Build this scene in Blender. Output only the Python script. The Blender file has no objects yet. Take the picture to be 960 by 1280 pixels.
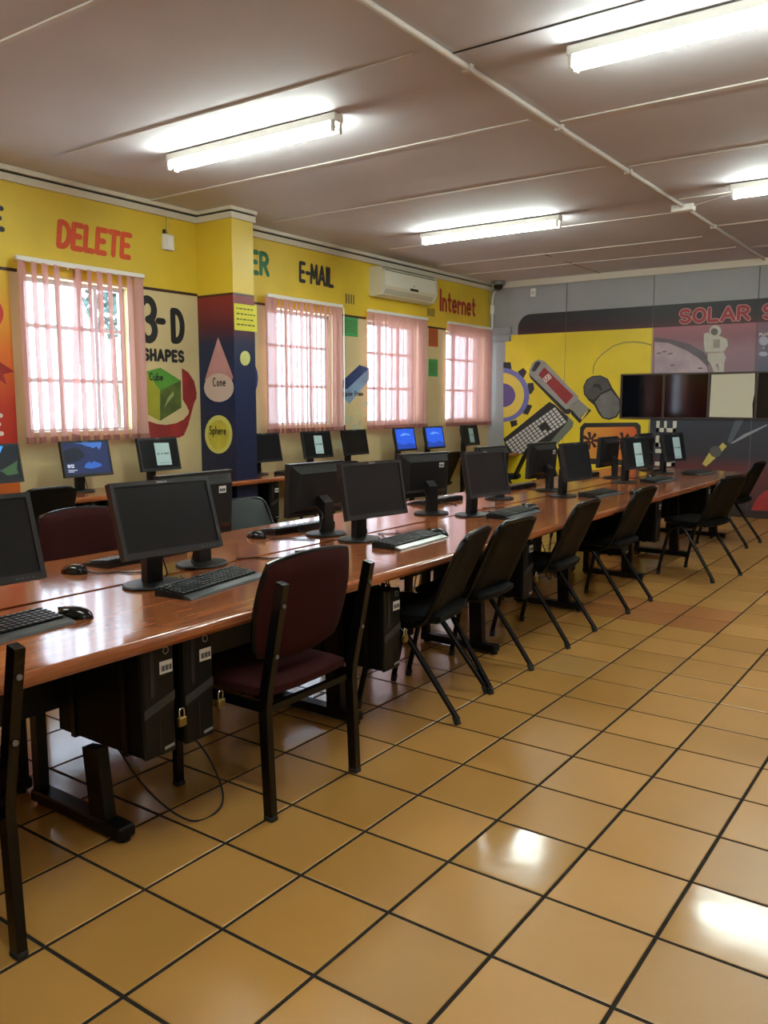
import bpy, bmesh, math, random
from mathutils import Vector, Matrix, Euler
random.seed(7)
R = math.radians
scene = bpy.context.scene
COL = scene.collection

# ------------------------------------------------------------------ camera, world, exposure
cam = bpy.data.objects.new('camera', bpy.data.cameras.new('camera'))
COL.objects.link(cam)
cam.data.sensor_fit = 'VERTICAL'
cam.data.sensor_height = 36.0
cam.data.lens = 1053.66 / 1280 * 36.0
cam.data.clip_start = 0.05
CAM = Vector((1.972, -1.855, 1.455))
cam.location = CAM
cam.rotation_euler = (R(90 - 7.308), 0, R(35.46))
scene.camera = cam
scene.view_settings.view_transform = 'Standard'
scene.view_settings.look = 'None'
scene.view_settings.gamma = 1.0
scene.view_settings.use_curve_mapping = False
scene.view_settings.exposure = 0.35
TUBE = 80.0          # radiance of the fluorescent tubes
SKY = 9.5            # overcast daylight outside
world = bpy.data.worlds.new('daylight')
scene.world = world
world.use_nodes = True
bg = world.node_tree.nodes['Background']
bg.inputs[0].default_value = (0.70, 0.83, 1.0, 1)
bg.inputs[1].default_value = SKY

# ------------------------------------------------------------------ dimensions
XW, XR, YB, YN, H = -4.30, 3.40, 9.72, -4.60, 3.26
T = 1.0 / 3.0

# ------------------------------------------------------------------ materials
def lin(c):
    if isinstance(c, str):
        c = c.lstrip('#')
        c = [int(c[i:i + 2], 16) / 255 for i in (0, 2, 4)]
        return tuple((x / 12.92 if x <= 0.04045 else ((x + 0.055) / 1.055) ** 2.4) for x in c) + (1,)
    return tuple(c) + (1,)
MATS = {}
def mat(name, color, rough=0.5, metal=0.0, spec=0.5, var=0.0, scale=8.0, bump=0.0, bscale=60.0, coat=0.0, stretch=None):
    if name in MATS: return MATS[name]
    m = bpy.data.materials.new(name); m.use_nodes = True
    nt = m.node_tree; b = nt.nodes['Principled BSDF']
    c = lin(color)
    b.inputs['Base Color'].default_value = c
    b.inputs['Roughness'].default_value = rough
    b.inputs['Metallic'].default_value = metal
    b.inputs['Specular IOR Level'].default_value = spec
    if coat:
        b.inputs['Coat Weight'].default_value = coat
        b.inputs['Coat Roughness'].default_value = 0.08
    if var or bump:
        tc = nt.nodes.new('ShaderNodeTexCoord')
        src = tc.outputs['Object']
        if stretch:
            mp = nt.nodes.new('ShaderNodeMapping'); mp.inputs['Scale'].default_value = stretch
            nt.links.new(src, mp.inputs[0]); src = mp.outputs[0]
    if var:
        n = nt.nodes.new('ShaderNodeTexNoise'); n.inputs['Scale'].default_value = scale; n.inputs['Detail'].default_value = 5
        nt.links.new(src, n.inputs['Vector'])
        r = nt.nodes.new('ShaderNodeValToRGB')
        r.color_ramp.elements[0].position = 0.3; r.color_ramp.elements[1].position = 0.7
        r.color_ramp.elements[0].color = tuple(x * (1 - var) for x in c[:3]) + (1,)
        r.color_ramp.elements[1].color = tuple(min(1, x * (1 + var)) for x in c[:3]) + (1,)
        nt.links.new(n.outputs[0], r.inputs[0]); nt.links.new(r.outputs[0], b.inputs['Base Color'])
    if bump:
        n2 = nt.nodes.new('ShaderNodeTexNoise'); n2.inputs['Scale'].default_value = bscale; n2.inputs['Detail'].default_value = 3
        nt.links.new(src, n2.inputs['Vector'])
        bp = nt.nodes.new('ShaderNodeBump'); bp.inputs['Strength'].default_value = bump; bp.inputs['Distance'].default_value = 0.01
        nt.links.new(n2.outputs[0], bp.inputs['Height']); nt.links.new(bp.outputs[0], b.inputs['Normal'])
    MATS[name] = m
    return m
def emis(name, color, strength):
    if name in MATS: return MATS[name]
    m = bpy.data.materials.new(name); m.use_nodes = True
    b = m.node_tree.nodes['Principled BSDF']
    b.inputs['Base Color'].default_value = (0.02, 0.02, 0.02, 1)
    b.inputs['Roughness'].default_value = 0.4; b.inputs['Specular IOR Level'].default_value = 0.2
    b.inputs['Emission Color'].default_value = lin(color)
    b.inputs['Emission Strength'].default_value = strength
    MATS[name] = m
    return m
def ramp_mat(name, axis, stops, rough=0.6, noise=0.0, emit=0.0):
    """paint whose colour changes along an object axis (a painted blend); stops = [(coordinate, colour)]"""
    if name in MATS: return MATS[name]
    m = bpy.data.materials.new(name); m.use_nodes = True
    nt = m.node_tree; b = nt.nodes['Principled BSDF']; b.inputs['Roughness'].default_value = rough
    tc = nt.nodes.new('ShaderNodeTexCoord'); sp = nt.nodes.new('ShaderNodeSeparateXYZ')
    nt.links.new(tc.outputs['Object'], sp.inputs[0])
    mr = nt.nodes.new('ShaderNodeMapRange')
    lo, hi = stops[0][0], stops[-1][0]
    mr.inputs['From Min'].default_value = lo; mr.inputs['From Max'].default_value = hi
    src = sp.outputs[axis]
    if noise:
        n = nt.nodes.new('ShaderNodeTexNoise'); n.inputs['Scale'].default_value = 3.0; n.inputs['Detail'].default_value = 6
        nt.links.new(tc.outputs['Object'], n.inputs['Vector'])
        s1 = nt.nodes.new('ShaderNodeMath'); s1.operation = 'SUBTRACT'; s1.inputs[1].default_value = 0.5
        nt.links.new(n.outputs[0], s1.inputs[0])
        s2 = nt.nodes.new('ShaderNodeMath'); s2.operation = 'MULTIPLY_ADD'; s2.inputs[1].default_value = noise
        nt.links.new(s1.outputs[0], s2.inputs[0]); nt.links.new(src, s2.inputs[2]); src = s2.outputs[0]
    nt.links.new(src, mr.inputs['Value'])
    r = nt.nodes.new('ShaderNodeValToRGB'); nt.links.new(mr.outputs[0], r.inputs[0])
    el = r.color_ramp.elements
    el[0].position = 0; el[0].color = lin(stops[0][1]); el[1].position = 1; el[1].color = lin(stops[-1][1])
    for p, c in stops[1:-1]:
        e = el.new((p - lo) / (hi - lo)); e.color = lin(c)
    nt.links.new(r.outputs[0], b.inputs['Base Color'])
    if emit:
        b.inputs['Base Color'].default_value = (0.02, 0.02, 0.02, 1)
        nt.links.remove(b.inputs['Base Color'].links[0])
        nt.links.new(r.outputs[0], b.inputs['Emission Color']); b.inputs['Emission Strength'].default_value = emit
    MATS[name] = m
    return m

# ------------------------------------------------------------------ mesh builder
class G:
    def __init__(self): self.bm = bmesh.new()
    def _merge(self, t):
        me = bpy.data.meshes.new('tmp'); t.to_mesh(me); t.free(); self.bm.from_mesh(me); bpy.data.meshes.remove(me)
    def box(self, c, s, bevel=0.0, seg=1, rot=None):
        t = bmesh.new(); bmesh.ops.create_cube(t, size=1.0)
        for v in t.verts: v.co = Vector((v.co.x * s[0], v.co.y * s[1], v.co.z * s[2]))
        if bevel: bmesh.ops.bevel(t, geom=t.edges[:], offset=bevel, segments=seg, affect='EDGES', profile=0.5)
        M = Matrix.Translation(c)
        if rot is not None: M = M @ (rot.to_matrix().to_4x4() if isinstance(rot, Euler) else rot)
        bmesh.ops.transform(t, matrix=M, verts=t.verts[:])
        self._merge(t); return self
    def bb(self, x0, x1, y0, y1, z0, z1, bevel=0.0, seg=1):
        return self.box(((x0 + x1) / 2, (y0 + y1) / 2, (z0 + z1) / 2), (abs(x1 - x0), abs(y1 - y0), abs(z1 - z0)), bevel, seg)
    def tube(self, pts, r, n=8, closed=False, sq=None):
        """round tube, or rectangular one when sq=(half width, half height)"""
        pts = [Vector(p) for p in pts]; bm = self.bm; rings = []
        N = len(pts); up = None
        for i, p in enumerate(pts):
            if closed: d = (pts[(i + 1) % N] - pts[i - 1]).normalized()
            else: d = (pts[min(i + 1, N - 1)] - pts[max(i - 1, 0)]).normalized()
            if up is None:
                ref = Vector((0, 1, 0)) if abs(d.y) < 0.9 else Vector((0, 0, 1))
                up = (ref - d * ref.dot(d)).normalized()
            else:
                up = (up - d * up.dot(d)).normalized()
            si = d.cross(up)
            ring = []
            if sq:
                for a, b in ((1, 1), (-1, 1), (-1, -1), (1, -1)): ring.append(bm.verts.new(p + up * sq[0] * a + si * sq[1] * b))
            else:
                rr = r[i] if isinstance(r, (list, tuple)) else r
                for k in range(n):
                    a = 2 * math.pi * k / n
                    ring.append(bm.verts.new(p + up * math.cos(a) * rr + si * math.sin(a) * rr))
            rings.append(ring)
        m = len(rings[0])
        for i in range(N if closed else N - 1):
            A, B = rings[i], rings[(i + 1) % N]
            for k in range(m): bm.faces.new((A[k], A[(k + 1) % m], B[(k + 1) % m], B[k]))
        if not closed:
            bm.faces.new(rings[0][::-1]); bm.faces.new(rings[-1])
        return self
    def lathe(self, prof, n=20, M=None, sx=1.0, sy=1.0):
        bm = self.bm; rings = []; M = M or Matrix.Identity(4)
        for r, z in prof:
            rings.append([bm.verts.new(M @ Vector((r * sx * math.cos(2 * math.pi * k / n), r * sy * math.sin(2 * math.pi * k / n), z))) for k in range(n)])
        for A, B in zip(rings, rings[1:]):
            for k in range(n): bm.faces.new((A[k], A[(k + 1) % n], B[(k + 1) % n], B[k]))
        bm.faces.new(rings[0][::-1]); bm.faces.new(rings[-1]); return self
    def prism(self, poly, d0, d1, f):
        """polygon in a plane, f(u, v, d) -> point, from depth d0 to d1"""
        bm = self.bm
        A = [bm.verts.new(f(u, v, d0)) for u, v in poly]; B = [bm.verts.new(f(u, v, d1)) for u, v in poly]
        bm.faces.new(A[::-1]); bm.faces.new(B); n = len(poly)
        for k in range(n): bm.faces.new((A[k], A[(k + 1) % n], B[(k + 1) % n], B[k]))
        return self
    def flat(self, poly, d, f):
        self.bm.faces.new([self.bm.verts.new(f(u, v, d)) for u, v in poly]); return self
    def strokes(self, lines, w, d, f):
        k = [0]
        base = d
        def nxt():
            k[0] += 1
            return base + (k[0] % 14) * 4e-5
        for ln in lines:
            for (x0, y0), (x1, y1) in zip(ln, ln[1:]):
                dx, dy = x1 - x0, y1 - y0; l = math.hypot(dx, dy) or 1; nx, ny = -dy / l * w / 2, dx / l * w / 2
                self.flat([(x0 - nx, y0 - ny), (x1 - nx, y1 - ny), (x1 + nx, y1 + ny), (x0 + nx, y0 + ny)], nxt(), f)
            for x, y in ln: self.flat([(x + w / 2 * math.cos(q * math.pi / 4), y + w / 2 * math.sin(q * math.pi / 4)) for q in range(8)], nxt(), f)
        return self
    def pad(self, c, W, D, Tt, M=None, nu=10, nv=10, r=0.45, sag=0.0, edge=0.35):
        """cushion: W along local y, D along local x, thickness Tt along z"""
        bm = self.bm; M = (Matrix.Translation(c) @ M) if M is not None else Matrix.Translation(c)
        top, bot = {}, {}
        for i in range(nu + 1):
            for j in range(nv + 1):
                a, b = -1 + 2 * i / nu, -1 + 2 * j / nv
                a = math.copysign(abs(a) ** 0.75, a); b = math.copysign(abs(b) ** 0.75, b)
                x = b * math.sqrt(1 - r * a * a / 2); y = a * math.sqrt(1 - r * b * b / 2)
                e = max(abs(a), abs(b))
                t = Tt / 2 * (edge + (1 - edge) * math.sqrt(max(0, 1 - e ** 6)))
                z0 = sag * (a * a)
                top[i, j] = bm.verts.new(M @ Vector((x * D / 2, y * W / 2, z0 + t)))
                bot[i, j] = bm.verts.new(M @ Vector((x * D / 2, y * W / 2, z0 - t)))
        for i in range(nu):
            for j in range(nv):
                bm.faces.new((top[i, j], top[i, j + 1], top[i + 1, j + 1], top[i + 1, j]))
                bm.faces.new((bot[i, j], bot[i + 1, j], bot[i + 1, j + 1], bot[i, j + 1]))
        ring = [(i, 0) for i in range(nu)] + [(nu, j) for j in range(nv)] + [(i, nv) for i in range(nu, 0, -1)] + [(0, j) for j in range(nv, 0, -1)]
        for k in range(len(ring)):
            p, q = ring[k], ring[(k + 1) % len(ring)]
            bm.faces.new((top[p], top[q], bot[q], bot[p]))
        return [top[k].co.copy() for k in ring], [bot[k].co.copy() for k in ring]
    def build(self, name, m, parent=None, smooth=False, loc=None, rot=None):
        bmesh.ops.recalc_face_normals(self.bm, faces=self.bm.faces[:]) if smooth != 'keep' else None
        me = bpy.data.meshes.new(name); self.bm.to_mesh(me); self.bm.free()
        if smooth:
            for p in me.polygons: p.use_smooth = True
            me.set_sharp_from_angle(angle=R(40))
        me.materials.append(m)
        o = bpy.data.objects.new(name, me); COL.objects.link(o)
        if parent: o.parent = parent
        if loc: o.location = loc
        if rot: o.rotation_euler = rot
        return o
def tag(o, label=None, cat=None, group=None, kind=None):
    if label: o['label'] = label
    if cat: o['category'] = cat
    if group: o['group'] = group
    if kind: o['kind'] = kind
    return o
def thing(name, label, cat, loc=(0, 0, 0), rz=0.0, group=None):
    o = bpy.data.objects.new(name, None); COL.objects.link(o); o.empty_display_size = 0.1
    o.location = loc; o.rotation_euler = (0, 0, rz)
    return tag(o, label, cat, group)
KIDS = {}
def kids(o):
    if o.name not in KIDS: KIDS[o.name] = [c for c in bpy.data.objects if c.parent == o]
    return KIDS[o.name]
def dup(root, loc, rz=0.0, label=None, group=None, skip=()):
    r = root.copy(); COL.objects.link(r); r.location = loc; r.rotation_euler = (0, 0, rz)
    if label: r['label'] = label
    if group: r['group'] = group
    for ch in kids(root):
        if ch.name.split('.')[0] in skip: continue
        c = ch.copy(); COL.objects.link(c); c.parent = r
        for g in kids(ch):
            d = g.copy(); COL.objects.link(d); d.parent = c
    return r

# ------------------------------------------------------------------ hand-painted stroke lettering
def arc(cx, cy, rx, ry, a0, a1, n=8):
    return [(cx + rx * math.cos(R(a0 + (a1 - a0) * i / n)), cy + ry * math.sin(R(a0 + (a1 - a0) * i / n))) for i in range(n + 1)]
FONT = {
 'A': (.72, [[(0, 0), (.36, 1), (.72, 0)], [(.13, .33), (.59, .33)]]),
 'B': (.6, [[(0, 0), (0, 1), (.3, 1)] + arc(.3, .76, .25, .24, 90, -90) + [(0, .52), (.32, .52)] + arc(.32, .26, .28, .26, 90, -90) + [(0, 0)]]),
 'C': (.62, [arc(.34, .5, .34, .5, 50, 310, 14)]),
 'D': (.6, [[(0, 0), (0, 1), (.2, 1)] + arc(.2, .5, .4, .5, 90, -90, 12) + [(0, 0)]]),
 'E': (.52, [[(.52, 1), (0, 1), (0, 0), (.52, 0)], [(0, .52), (.42, .52)]]),
 'F': (.5, [[(.5, 1), (0, 1), (0, 0)], [(0, .52), (.4, .52)]]),
 'H': (.58, [[(0, 0), (0, 1)], [(.58, 0), (.58, 1)], [(0, .5), (.58, .5)]]),
 'I': (.06, [[(.03, 0), (.03, 1)]]),
 'L': (.5, [[(0, 1), (0, 0), (.5, 0)]]),
 'M': (.74, [[(0, 0), (.06, 1), (.37, .3), (.68, 1), (.74, 0)]]),
 'N': (.6, [[(0, 0), (0, 1), (.6, 0), (.6, 1)]]),
 'O': (.68, [arc(.34, .5, .34, .5, 0, 360, 18)]),
 'P': (.56, [[(0, 0), (0, 1), (.28, 1)] + arc(.28, .74, .28, .26, 90, -90) + [(0, .48)]]),
 'R': (.6, [[(0, 0), (0, 1), (.28, 1)] + arc(.28, .75, .28, .25, 90, -90) + [(0, .5)], [(.25, .5), (.6, 0)]]),
 'S': (.56, [arc(.28, .75, .28, .25, 30, 270, 10) + arc(.28, .25, .28, .25, 90, -150, 10)]),
 'T': (.62, [[(0, 1), (.62, 1)], [(.31, 1), (.31, 0)]]),
 'U': (.58, [[(0, 1), (0, .3)] + arc(.29, .3, .29, .3, 180, 360) + [(.58, 1)]]),
 'Y': (.6, [[(0, 1), (.3, .5), (.6, 1)], [(.3, .5), (.3, 0)]]),
 '3': (.54, [arc(.26, .75, .27, .25, 150, -90, 10) + arc(.26, .25, .28, .25, 90, -150, 10)]),
 '0': (.5, [arc(.25, .5, .25, .5, 0, 360, 14)]), '1': (.2, [[(0, .8), (.15, 1), (.15, 0)]]),
 '2': (.5, [arc(.25, .74, .25, .26, 170, -30, 8) + [(0, 0), (.5, 0)]]),
 '5': (.5, [[(.46, 1), (.05, 1), (.02, .58)] + arc(.22, .32, .28, .32, 110, -150, 10)]),
 '-': (.3, [[(0, .5), (.3, .5)]]), ':': (.08, [[(.04, .25), (.04, .27)], [(.04, .7), (.04, .72)]]), ' ': (.35, []),
 'a': (.46, [arc(.23, .28, .23, .28, 0, 360, 12), [(.46, .56), (.46, 0)]]),
 'b': (.48, [[(0, 1), (0, 0)], arc(.24, .28, .24, .28, 0, 360, 12)]),
 'c': (.42, [arc(.25, .28, .24, .28, 50, 310, 10)]),
 'e': (.48, [[(.02, .3), (.47, .3)] + arc(.24, .29, .24, .29, 0, 310, 12)]),
 'g': (.46, [arc(.23, .28, .23, .28, 0, 360, 12), [(.46, .56), (.46, -.1)] + arc(.23, -.1, .23, .2, 0, -150, 6)]),
 'h': (.46, [[(0, 0), (0, 1)], [(0, .35)] + arc(.23, .34, .23, .22, 180, 0, 6) + [(.46, 0)]]),
 'i': (.06, [[(.03, 0), (.03, .56)], [(.03, .78), (.03, .8)]]),
 'l': (.06, [[(.03, 0), (.03, 1)]]),
 'm': (.7, [[(0, 0), (0, .56)], [(0, .38)] + arc(.175, .38, .175, .18, 180, 0, 6) + [(.35, 0)], [(.35, .38)] + arc(.525, .38, .175, .18, 180, 0, 6) + [(.7, 0)]]),
 'n': (.44, [[(0, 0), (0, .56)], [(0, .34)] + arc(.22, .34, .22, .22, 180, 0, 6) + [(.44, 0)]]),
 'o': (.5, [arc(.25, .28, .25, .28, 0, 360, 12)]),
 'p': (.48, [[(0, .56), (0, -.36)], arc(.24, .28, .24, .28, 0, 360, 12)]),
 'r': (.32, [[(0, 0), (0, .56)], [(0, .34)] + arc(.2, .34, .2, .2, 180, 50, 5)]),
 's': (.38, [arc(.19, .42, .19, .14, 30, 270, 6) + arc(.19, .14, .19, .14, 90, -150, 6)]),
 't': (.36, [[(.16, .85), (.16, .1), (.34, .02)], [(0, .58), (.36, .58)]]),
 'u': (.46, [[(0, .56), (0, .22)] + arc(.23, .22, .23, .22, 180, 360, 6) + [(.46, .56)], [(.46, .2), (.46, 0)]]),
 'v': (.44, [[(0, .56), (.22, 0), (.44, .56)]]),
}
def text_lines(s, x0, y0, x1, h, gap=0.24, slant=0.0, rot=0.0):
    """strokes of s laid between x0 and x1 on the base line y0 with cap height h"""
    total = sum(FONT[c][0] for c in s) + gap * (len(s) - 1)
    k = (x1 - x0) / total; out = []; x = 0
    for c in s:
        w, ls = FONT[c]
        for ln in ls:
            out.append([((x + px) * k + x0 + slant * py * h, y0 + py * h) for px, py in ln])
        x += w + gap
    if rot:
        ca, sa = math.cos(rot), math.sin(rot)
        out = [[(x0 + (px - x0) * ca - (py - y0) * sa, y0 + (px - x0) * sa + (py - y0) * ca) for px, py in ln] for ln in out]
    return out
PL = lambda y, z, d: (XW + d, y, z)          # window wall
PB = lambda x, z, d: (x, YB - d, z)          # far wall
PS = lambda x, z, d: (x, 3.86 - d, z)        # pier, side towards the camera
PF = lambda y, z, d: (-3.82 + d, y, z)       # pier, face
def paint(name, poly, f, layer, m, parent):
    return G().prism(poly, 0.0002, 0.0012 * layer, f).build(name, m, parent)
def letters(name, s, x0, y0, x1, h, w, f, layer, m, parent, **k):
    return G().strokes(text_lines(s, x0, y0, x1, h, **k), w, 0.0012 * layer, f).build(name, m, parent, smooth='keep')
def circle(cx, cy, r, n=20, ry=None): return arc(cx, cy, r, ry or r, 0, 360, n)[:-1]

# ------------------------------------------------------------------ setting: materials
def tile_mat(name, c0, c1, rough):
    m = bpy.data.materials.new(name); m.use_nodes = True
    nt = m.node_tree; b = nt.nodes['Principled BSDF']; L = nt.links.new
    geo = nt.nodes.new('ShaderNodeNewGeometry')
    sc = nt.nodes.new('ShaderNodeVectorMath'); sc.operation = 'SCALE'; sc.inputs['Scale'].default_value = 3.0
    fl = nt.nodes.new('ShaderNodeVectorMath'); fl.operation = 'FLOOR'
    mk = nt.nodes.new('ShaderNodeVectorMath'); mk.operation = 'MULTIPLY'; mk.inputs[1].default_value = (1, 1, 0)
    wn = nt.nodes.new('ShaderNodeTexWhiteNoise'); wn.noise_dimensions = '3D'
    L(geo.outputs['Position'], sc.inputs[0]); L(sc.outputs[0], fl.inputs[0]); L(fl.outputs[0], mk.inputs[0]); L(mk.outputs[0], wn.inputs[0])
    n = nt.nodes.new('ShaderNodeTexNoise'); n.inputs['Scale'].default_value = 3.5; n.inputs['Detail'].default_value = 3
    L(geo.outputs['Position'], n.inputs['Vector'])
    a = nt.nodes.new('ShaderNodeMath'); a.operation = 'MULTIPLY_ADD'; a.inputs[1].default_value = 0.45; L(wn.outputs[0], a.inputs[0])
    s = nt.nodes.new('ShaderNodeMath'); s.operation = 'MULTIPLY'; s.inputs[1].default_value = 0.40; L(n.outputs[0], s.inputs[0]); L(s.outputs[0], a.inputs[2])
    r = nt.nodes.new('ShaderNodeValToRGB'); r.color_ramp.elements[0].position = 0.2; r.color_ramp.elements[1].position = 0.85
    r.color_ramp.elements[0].color = lin(c0); r.color_ramp.elements[1].color = lin(c1)
    L(a.outputs[0], r.inputs[0])
    L(r.outputs[0], b.inputs['Base Color'])
    rr = nt.nodes.new('ShaderNodeMapRange'); rr.inputs['To Min'].default_value = rough[0]; rr.inputs['To Max'].default_value = rough[1]
    L(n.outputs[0], rr.inputs[0]); rr.inputs['From Min'].default_value = 0.2; rr.inputs['From Max'].default_value = 0.8
    L(rr.outputs[0], b.inputs['Roughness'])
    bp = nt.nodes.new('ShaderNodeBump'); bp.inputs['Strength'].default_value = 0.25; bp.inputs['Distance'].default_value = 0.004
    n3 = nt.nodes.new('ShaderNodeTexNoise'); n3.inputs['Scale'].default_value = 7.0; n3.inputs['Detail'].default_value = 2
    L(geo.outputs['Position'], n3.inputs['Vector']); L(n3.outputs[0], bp.inputs['Height']); L(bp.outputs[0], b.inputs['Normal'])
    MATS[name] = m
    return m
M_TILE = tile_mat('ochre_tile', '#a27638', '#bd8c4a', (0.285, 0.37))
M_TILEU = tile_mat('unworn_ochre_tile', '#a27638', '#bd8c4a', (0.13, 0.21))
M_TILEG = tile_mat('polished_ochre_tile', '#a07840', '#b98f54', (0.10, 0.16))
M_TILER = tile_mat('red_clay_tile', '#966030', '#ab7240', (0.30, 0.42))
M_GROUT = mat('grout', '#2b2620', 0.95, spec=.1, var=0.3, scale=30)
M_CEIL = mat('ceiling_board', '#bfb9bb', 0.75, var=0.06, scale=1.3, bump=0.05, bscale=4)
M_STRIP = mat('cover_strip_paint', '#c5bbb2', 0.6)
M_CORN = mat('cornice_paint', '#d2c9b4', 0.6)
M_DARK = mat('shadow_gap', '#2a2622', 0.9)
M_WHITE = mat('white_enamel', '#e6e3da', 0.4)
M_BROWN = mat('brown_line_paint', '#3a1c12', 0.6)
M_BLACKP = mat('black_wall_paint', '#1d1a18', 0.6)

# ------------------------------------------------------------------ floor
floor = tag(G().bb(XW - .1, XR + .1, YN - .1, YB + .1, -0.12, -0.0024).build('floor', M_GROUT), 'ochre ceramic tiled floor with dark grout joints', None, None, 'structure')
def tile_mesh(s=T - 0.0115):
    g = G(); bm = g.bm; a = s / 2; b = a - 0.0025
    lo = [bm.verts.new((x * a, y * a, -0.012)) for x, y in ((-1, -1), (1, -1), (1, 1), (-1, 1))]
    md = [bm.verts.new((x * a, y * a, -0.0018)) for x, y in ((-1, -1), (1, -1), (1, 1), (-1, 1))]
    hi = [bm.verts.new((x * b, y * b, 0.0)) for x, y in ((-1, -1), (1, -1), (1, 1), (-1, 1))]
    for A, B in ((lo, md), (md, hi)):
        for k in range(4): bm.faces.new((A[k], A[(k + 1) % 4], B[(k + 1) % 4], B[k]))
    bm.faces.new(hi)
    return g
def to_px(p):
    v = Vector(p) - CAM
    cy, sy = math.cos(R(35.46)), math.sin(R(35.46)); cp, sp = math.cos(R(-7.308)), math.sin(R(-7.308))
    f = Vector((-sy * cp, cy * cp, sp)); r = Vector((cy, sy, 0)); u = r.cross(f)
    d = v.dot(f)
    return (480 + 1053.66 * v.dot(r) / d, 640 - 1053.66 * v.dot(u) / d, d) if d > .1 else (-9e9, -9e9, -1)
cells = []
for i in range(-13, 11):
    for j in range(-14, 30):
        c = ((i + .5) * T, (j + .5) * T, 0)
        if not (XW + .02 < c[0] < XR - .02 and YN + .02 < c[1] < YB - .02): continue
        px = to_px(c)
        vis = -60 < px[0] < 1020 and -60 < px[1] < 1360 and px[2] > 0
        cells.append((0 if vis else 1, px[2] if px[2] > 0 else 99, i, j, c))
cells.sort()
src = {}
def mk_tile(key, m):
    if key not in src:
        o = tile_mesh().build('tile', m); src[key] = o.data; bpy.data.objects.remove(o)
    return src[key]
SHINY = {(0, 7), (2, 1), (4, 1), (5, 1)}
rest = G()
for n, (vis, dd, i, j, c) in enumerate(cells):
    red = (i in (-1, 0, 1) and j in (11, 12))
    rr = random.Random(i * 97 + j)
    rx, ry = rr.uniform(-.0022, .0022), rr.uniform(-.0022, .0022)
    if vis == 0 and n < 298:
        key = 'r' if red else ('g' if (i, j) in SHINY else ('u' if -6 <= i <= -2 else 'n'))
        o = bpy.data.objects.new('tile', mk_tile(key, {'r': M_TILER, 'g': M_TILEG, 'n': M_TILE, 'u': M_TILEU}[key])); COL.objects.link(o)
        o.parent = floor; o.location = (c[0], c[1], -0.0006); o.rotation_euler = (rx, ry, 0)
    else:
        t = tile_mesh(); M = Matrix.Translation((c[0], c[1], -0.0006)) @ Euler((rx, ry, 0)).to_matrix().to_4x4()
        bmesh.ops.transform(t.bm, matrix=M, verts=t.bm.verts[:]); rest._merge(t.bm)
tag(rest.build('tile_field', M_TILE, floor), kind='stuff')

# ------------------------------------------------------------------ window wall
WIN = [(2.05, 3.08), (4.83, 5.97), (6.60, 7.77), (8.46, 9.57), (-.80, .26)]  # last opening: unseen window continuing the row, added for daylight on the foreground
WZ0, WZ1 = 1.21, 2.47
def wall_with_holes(name, x0, x1, holes, m, z0=WZ0, z1=WZ1, top=H + .05):
    g = G(); hs = sorted(holes); ys = YN - .2
    g.bb(x0, x1, YN - .2, YB + .2, -0.1, z0); g.bb(x0, x1, YN - .2, YB + .2, z1, top)
    for a, b in hs + [(YB + .2, None)]:
        g.bb(x0, x1, ys, a, z0, z1); ys = b
    return g.build(name, m)
def wall_left_mat():
    m = bpy.data.materials.new('window_wall_paint'); m.use_nodes = True
    nt = m.node_tree; b = nt.nodes['Principled BSDF']; b.inputs['Roughness'].default_value = 0.55; L = nt.links.new
    tc = nt.nodes.new('ShaderNodeTexCoord'); sp = nt.nodes.new('ShaderNodeSeparateXYZ'); L(tc.outputs['Object'], sp.inputs[0])
    def gt(sock, v):
        k = nt.nodes.new('ShaderNodeMath'); k.operation = 'GREATER_THAN'; k.inputs[1].default_value = v; L(sock, k.inputs[0]); return k.outputs[0]
    def noisecol(c, v):
        n = nt.nodes.new('ShaderNodeTexNoise'); n.inputs['Scale'].default_value = 2.2; n.inputs['Detail'].default_value = 6; L(tc.outputs['Object'], n.inputs['Vector'])
        r = nt.nodes.new('ShaderNodeValToRGB'); c = lin(c)
        r.color_ramp.elements[0].position = .3; r.color_ramp.elements[1].position = .7
        r.color_ramp.elements[0].color = tuple(x * (1 - v) for x in c[:3]) + (1,); r.color_ramp.elements[1].color = tuple(min(1, x * (1 + v)) for x in c[:3]) + (1,)
        L(n.outputs[0], r.inputs[0]); return r.outputs[0]
    cream = noisecol('#cfbd8c', .06); yel = noisecol('#d6b730', .08)
    mr = nt.nodes.new('ShaderNodeMapRange'); mr.inputs['From Min'].default_value = .9; mr.inputs['From Max'].default_value = 2.45; L(sp.outputs[2], mr.inputs[0])
    rp = nt.nodes.new('ShaderNodeValToRGB'); e = rp.color_ramp.elements
    e[0].color = lin('#d2691e'); e[1].color = lin('#d8b02a')
    for p, c in ((.16, '#b02a18'), (.35, '#b8341a'), (.62, '#d9701e'), (.8, '#dfa029')): k = e.new(p); k.color = lin(c)
    L(mr.outputs[0], rp.inputs[0])
    mx = nt.nodes.new('ShaderNodeMixRGB'); L(gt(sp.outputs[1], 1.93), mx.inputs[0]); L(rp.outputs[0], mx.inputs[1]); L(cream, mx.inputs[2])
    my = nt.nodes.new('ShaderNodeMixRGB'); L(gt(sp.outputs[2], 2.49), my.inputs[0]); L(mx.outputs[0], my.inputs[1]); L(yel, my.inputs[2])
    L(my.outputs[0], b.inputs['Base Color'])
    bp = nt.nodes.new('ShaderNodeBump'); bp.inputs['Strength'].default_value = .12; bp.inputs['Distance'].default_value = .004
    n = nt.nodes.new('ShaderNodeTexNoise'); n.inputs['Scale'].default_value = 60; L(tc.outputs['Object'], n.inputs['Vector']); L(n.outputs[0], bp.inputs['Height']); L(bp.outputs[0], b.inputs['Normal'])
    return m
wall_left = tag(wall_with_holes('wall_left', XW - .2, XW, WIN, wall_left_mat()), 'yellow and cream painted wall with windows and murals', None, None, 'structure')
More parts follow.
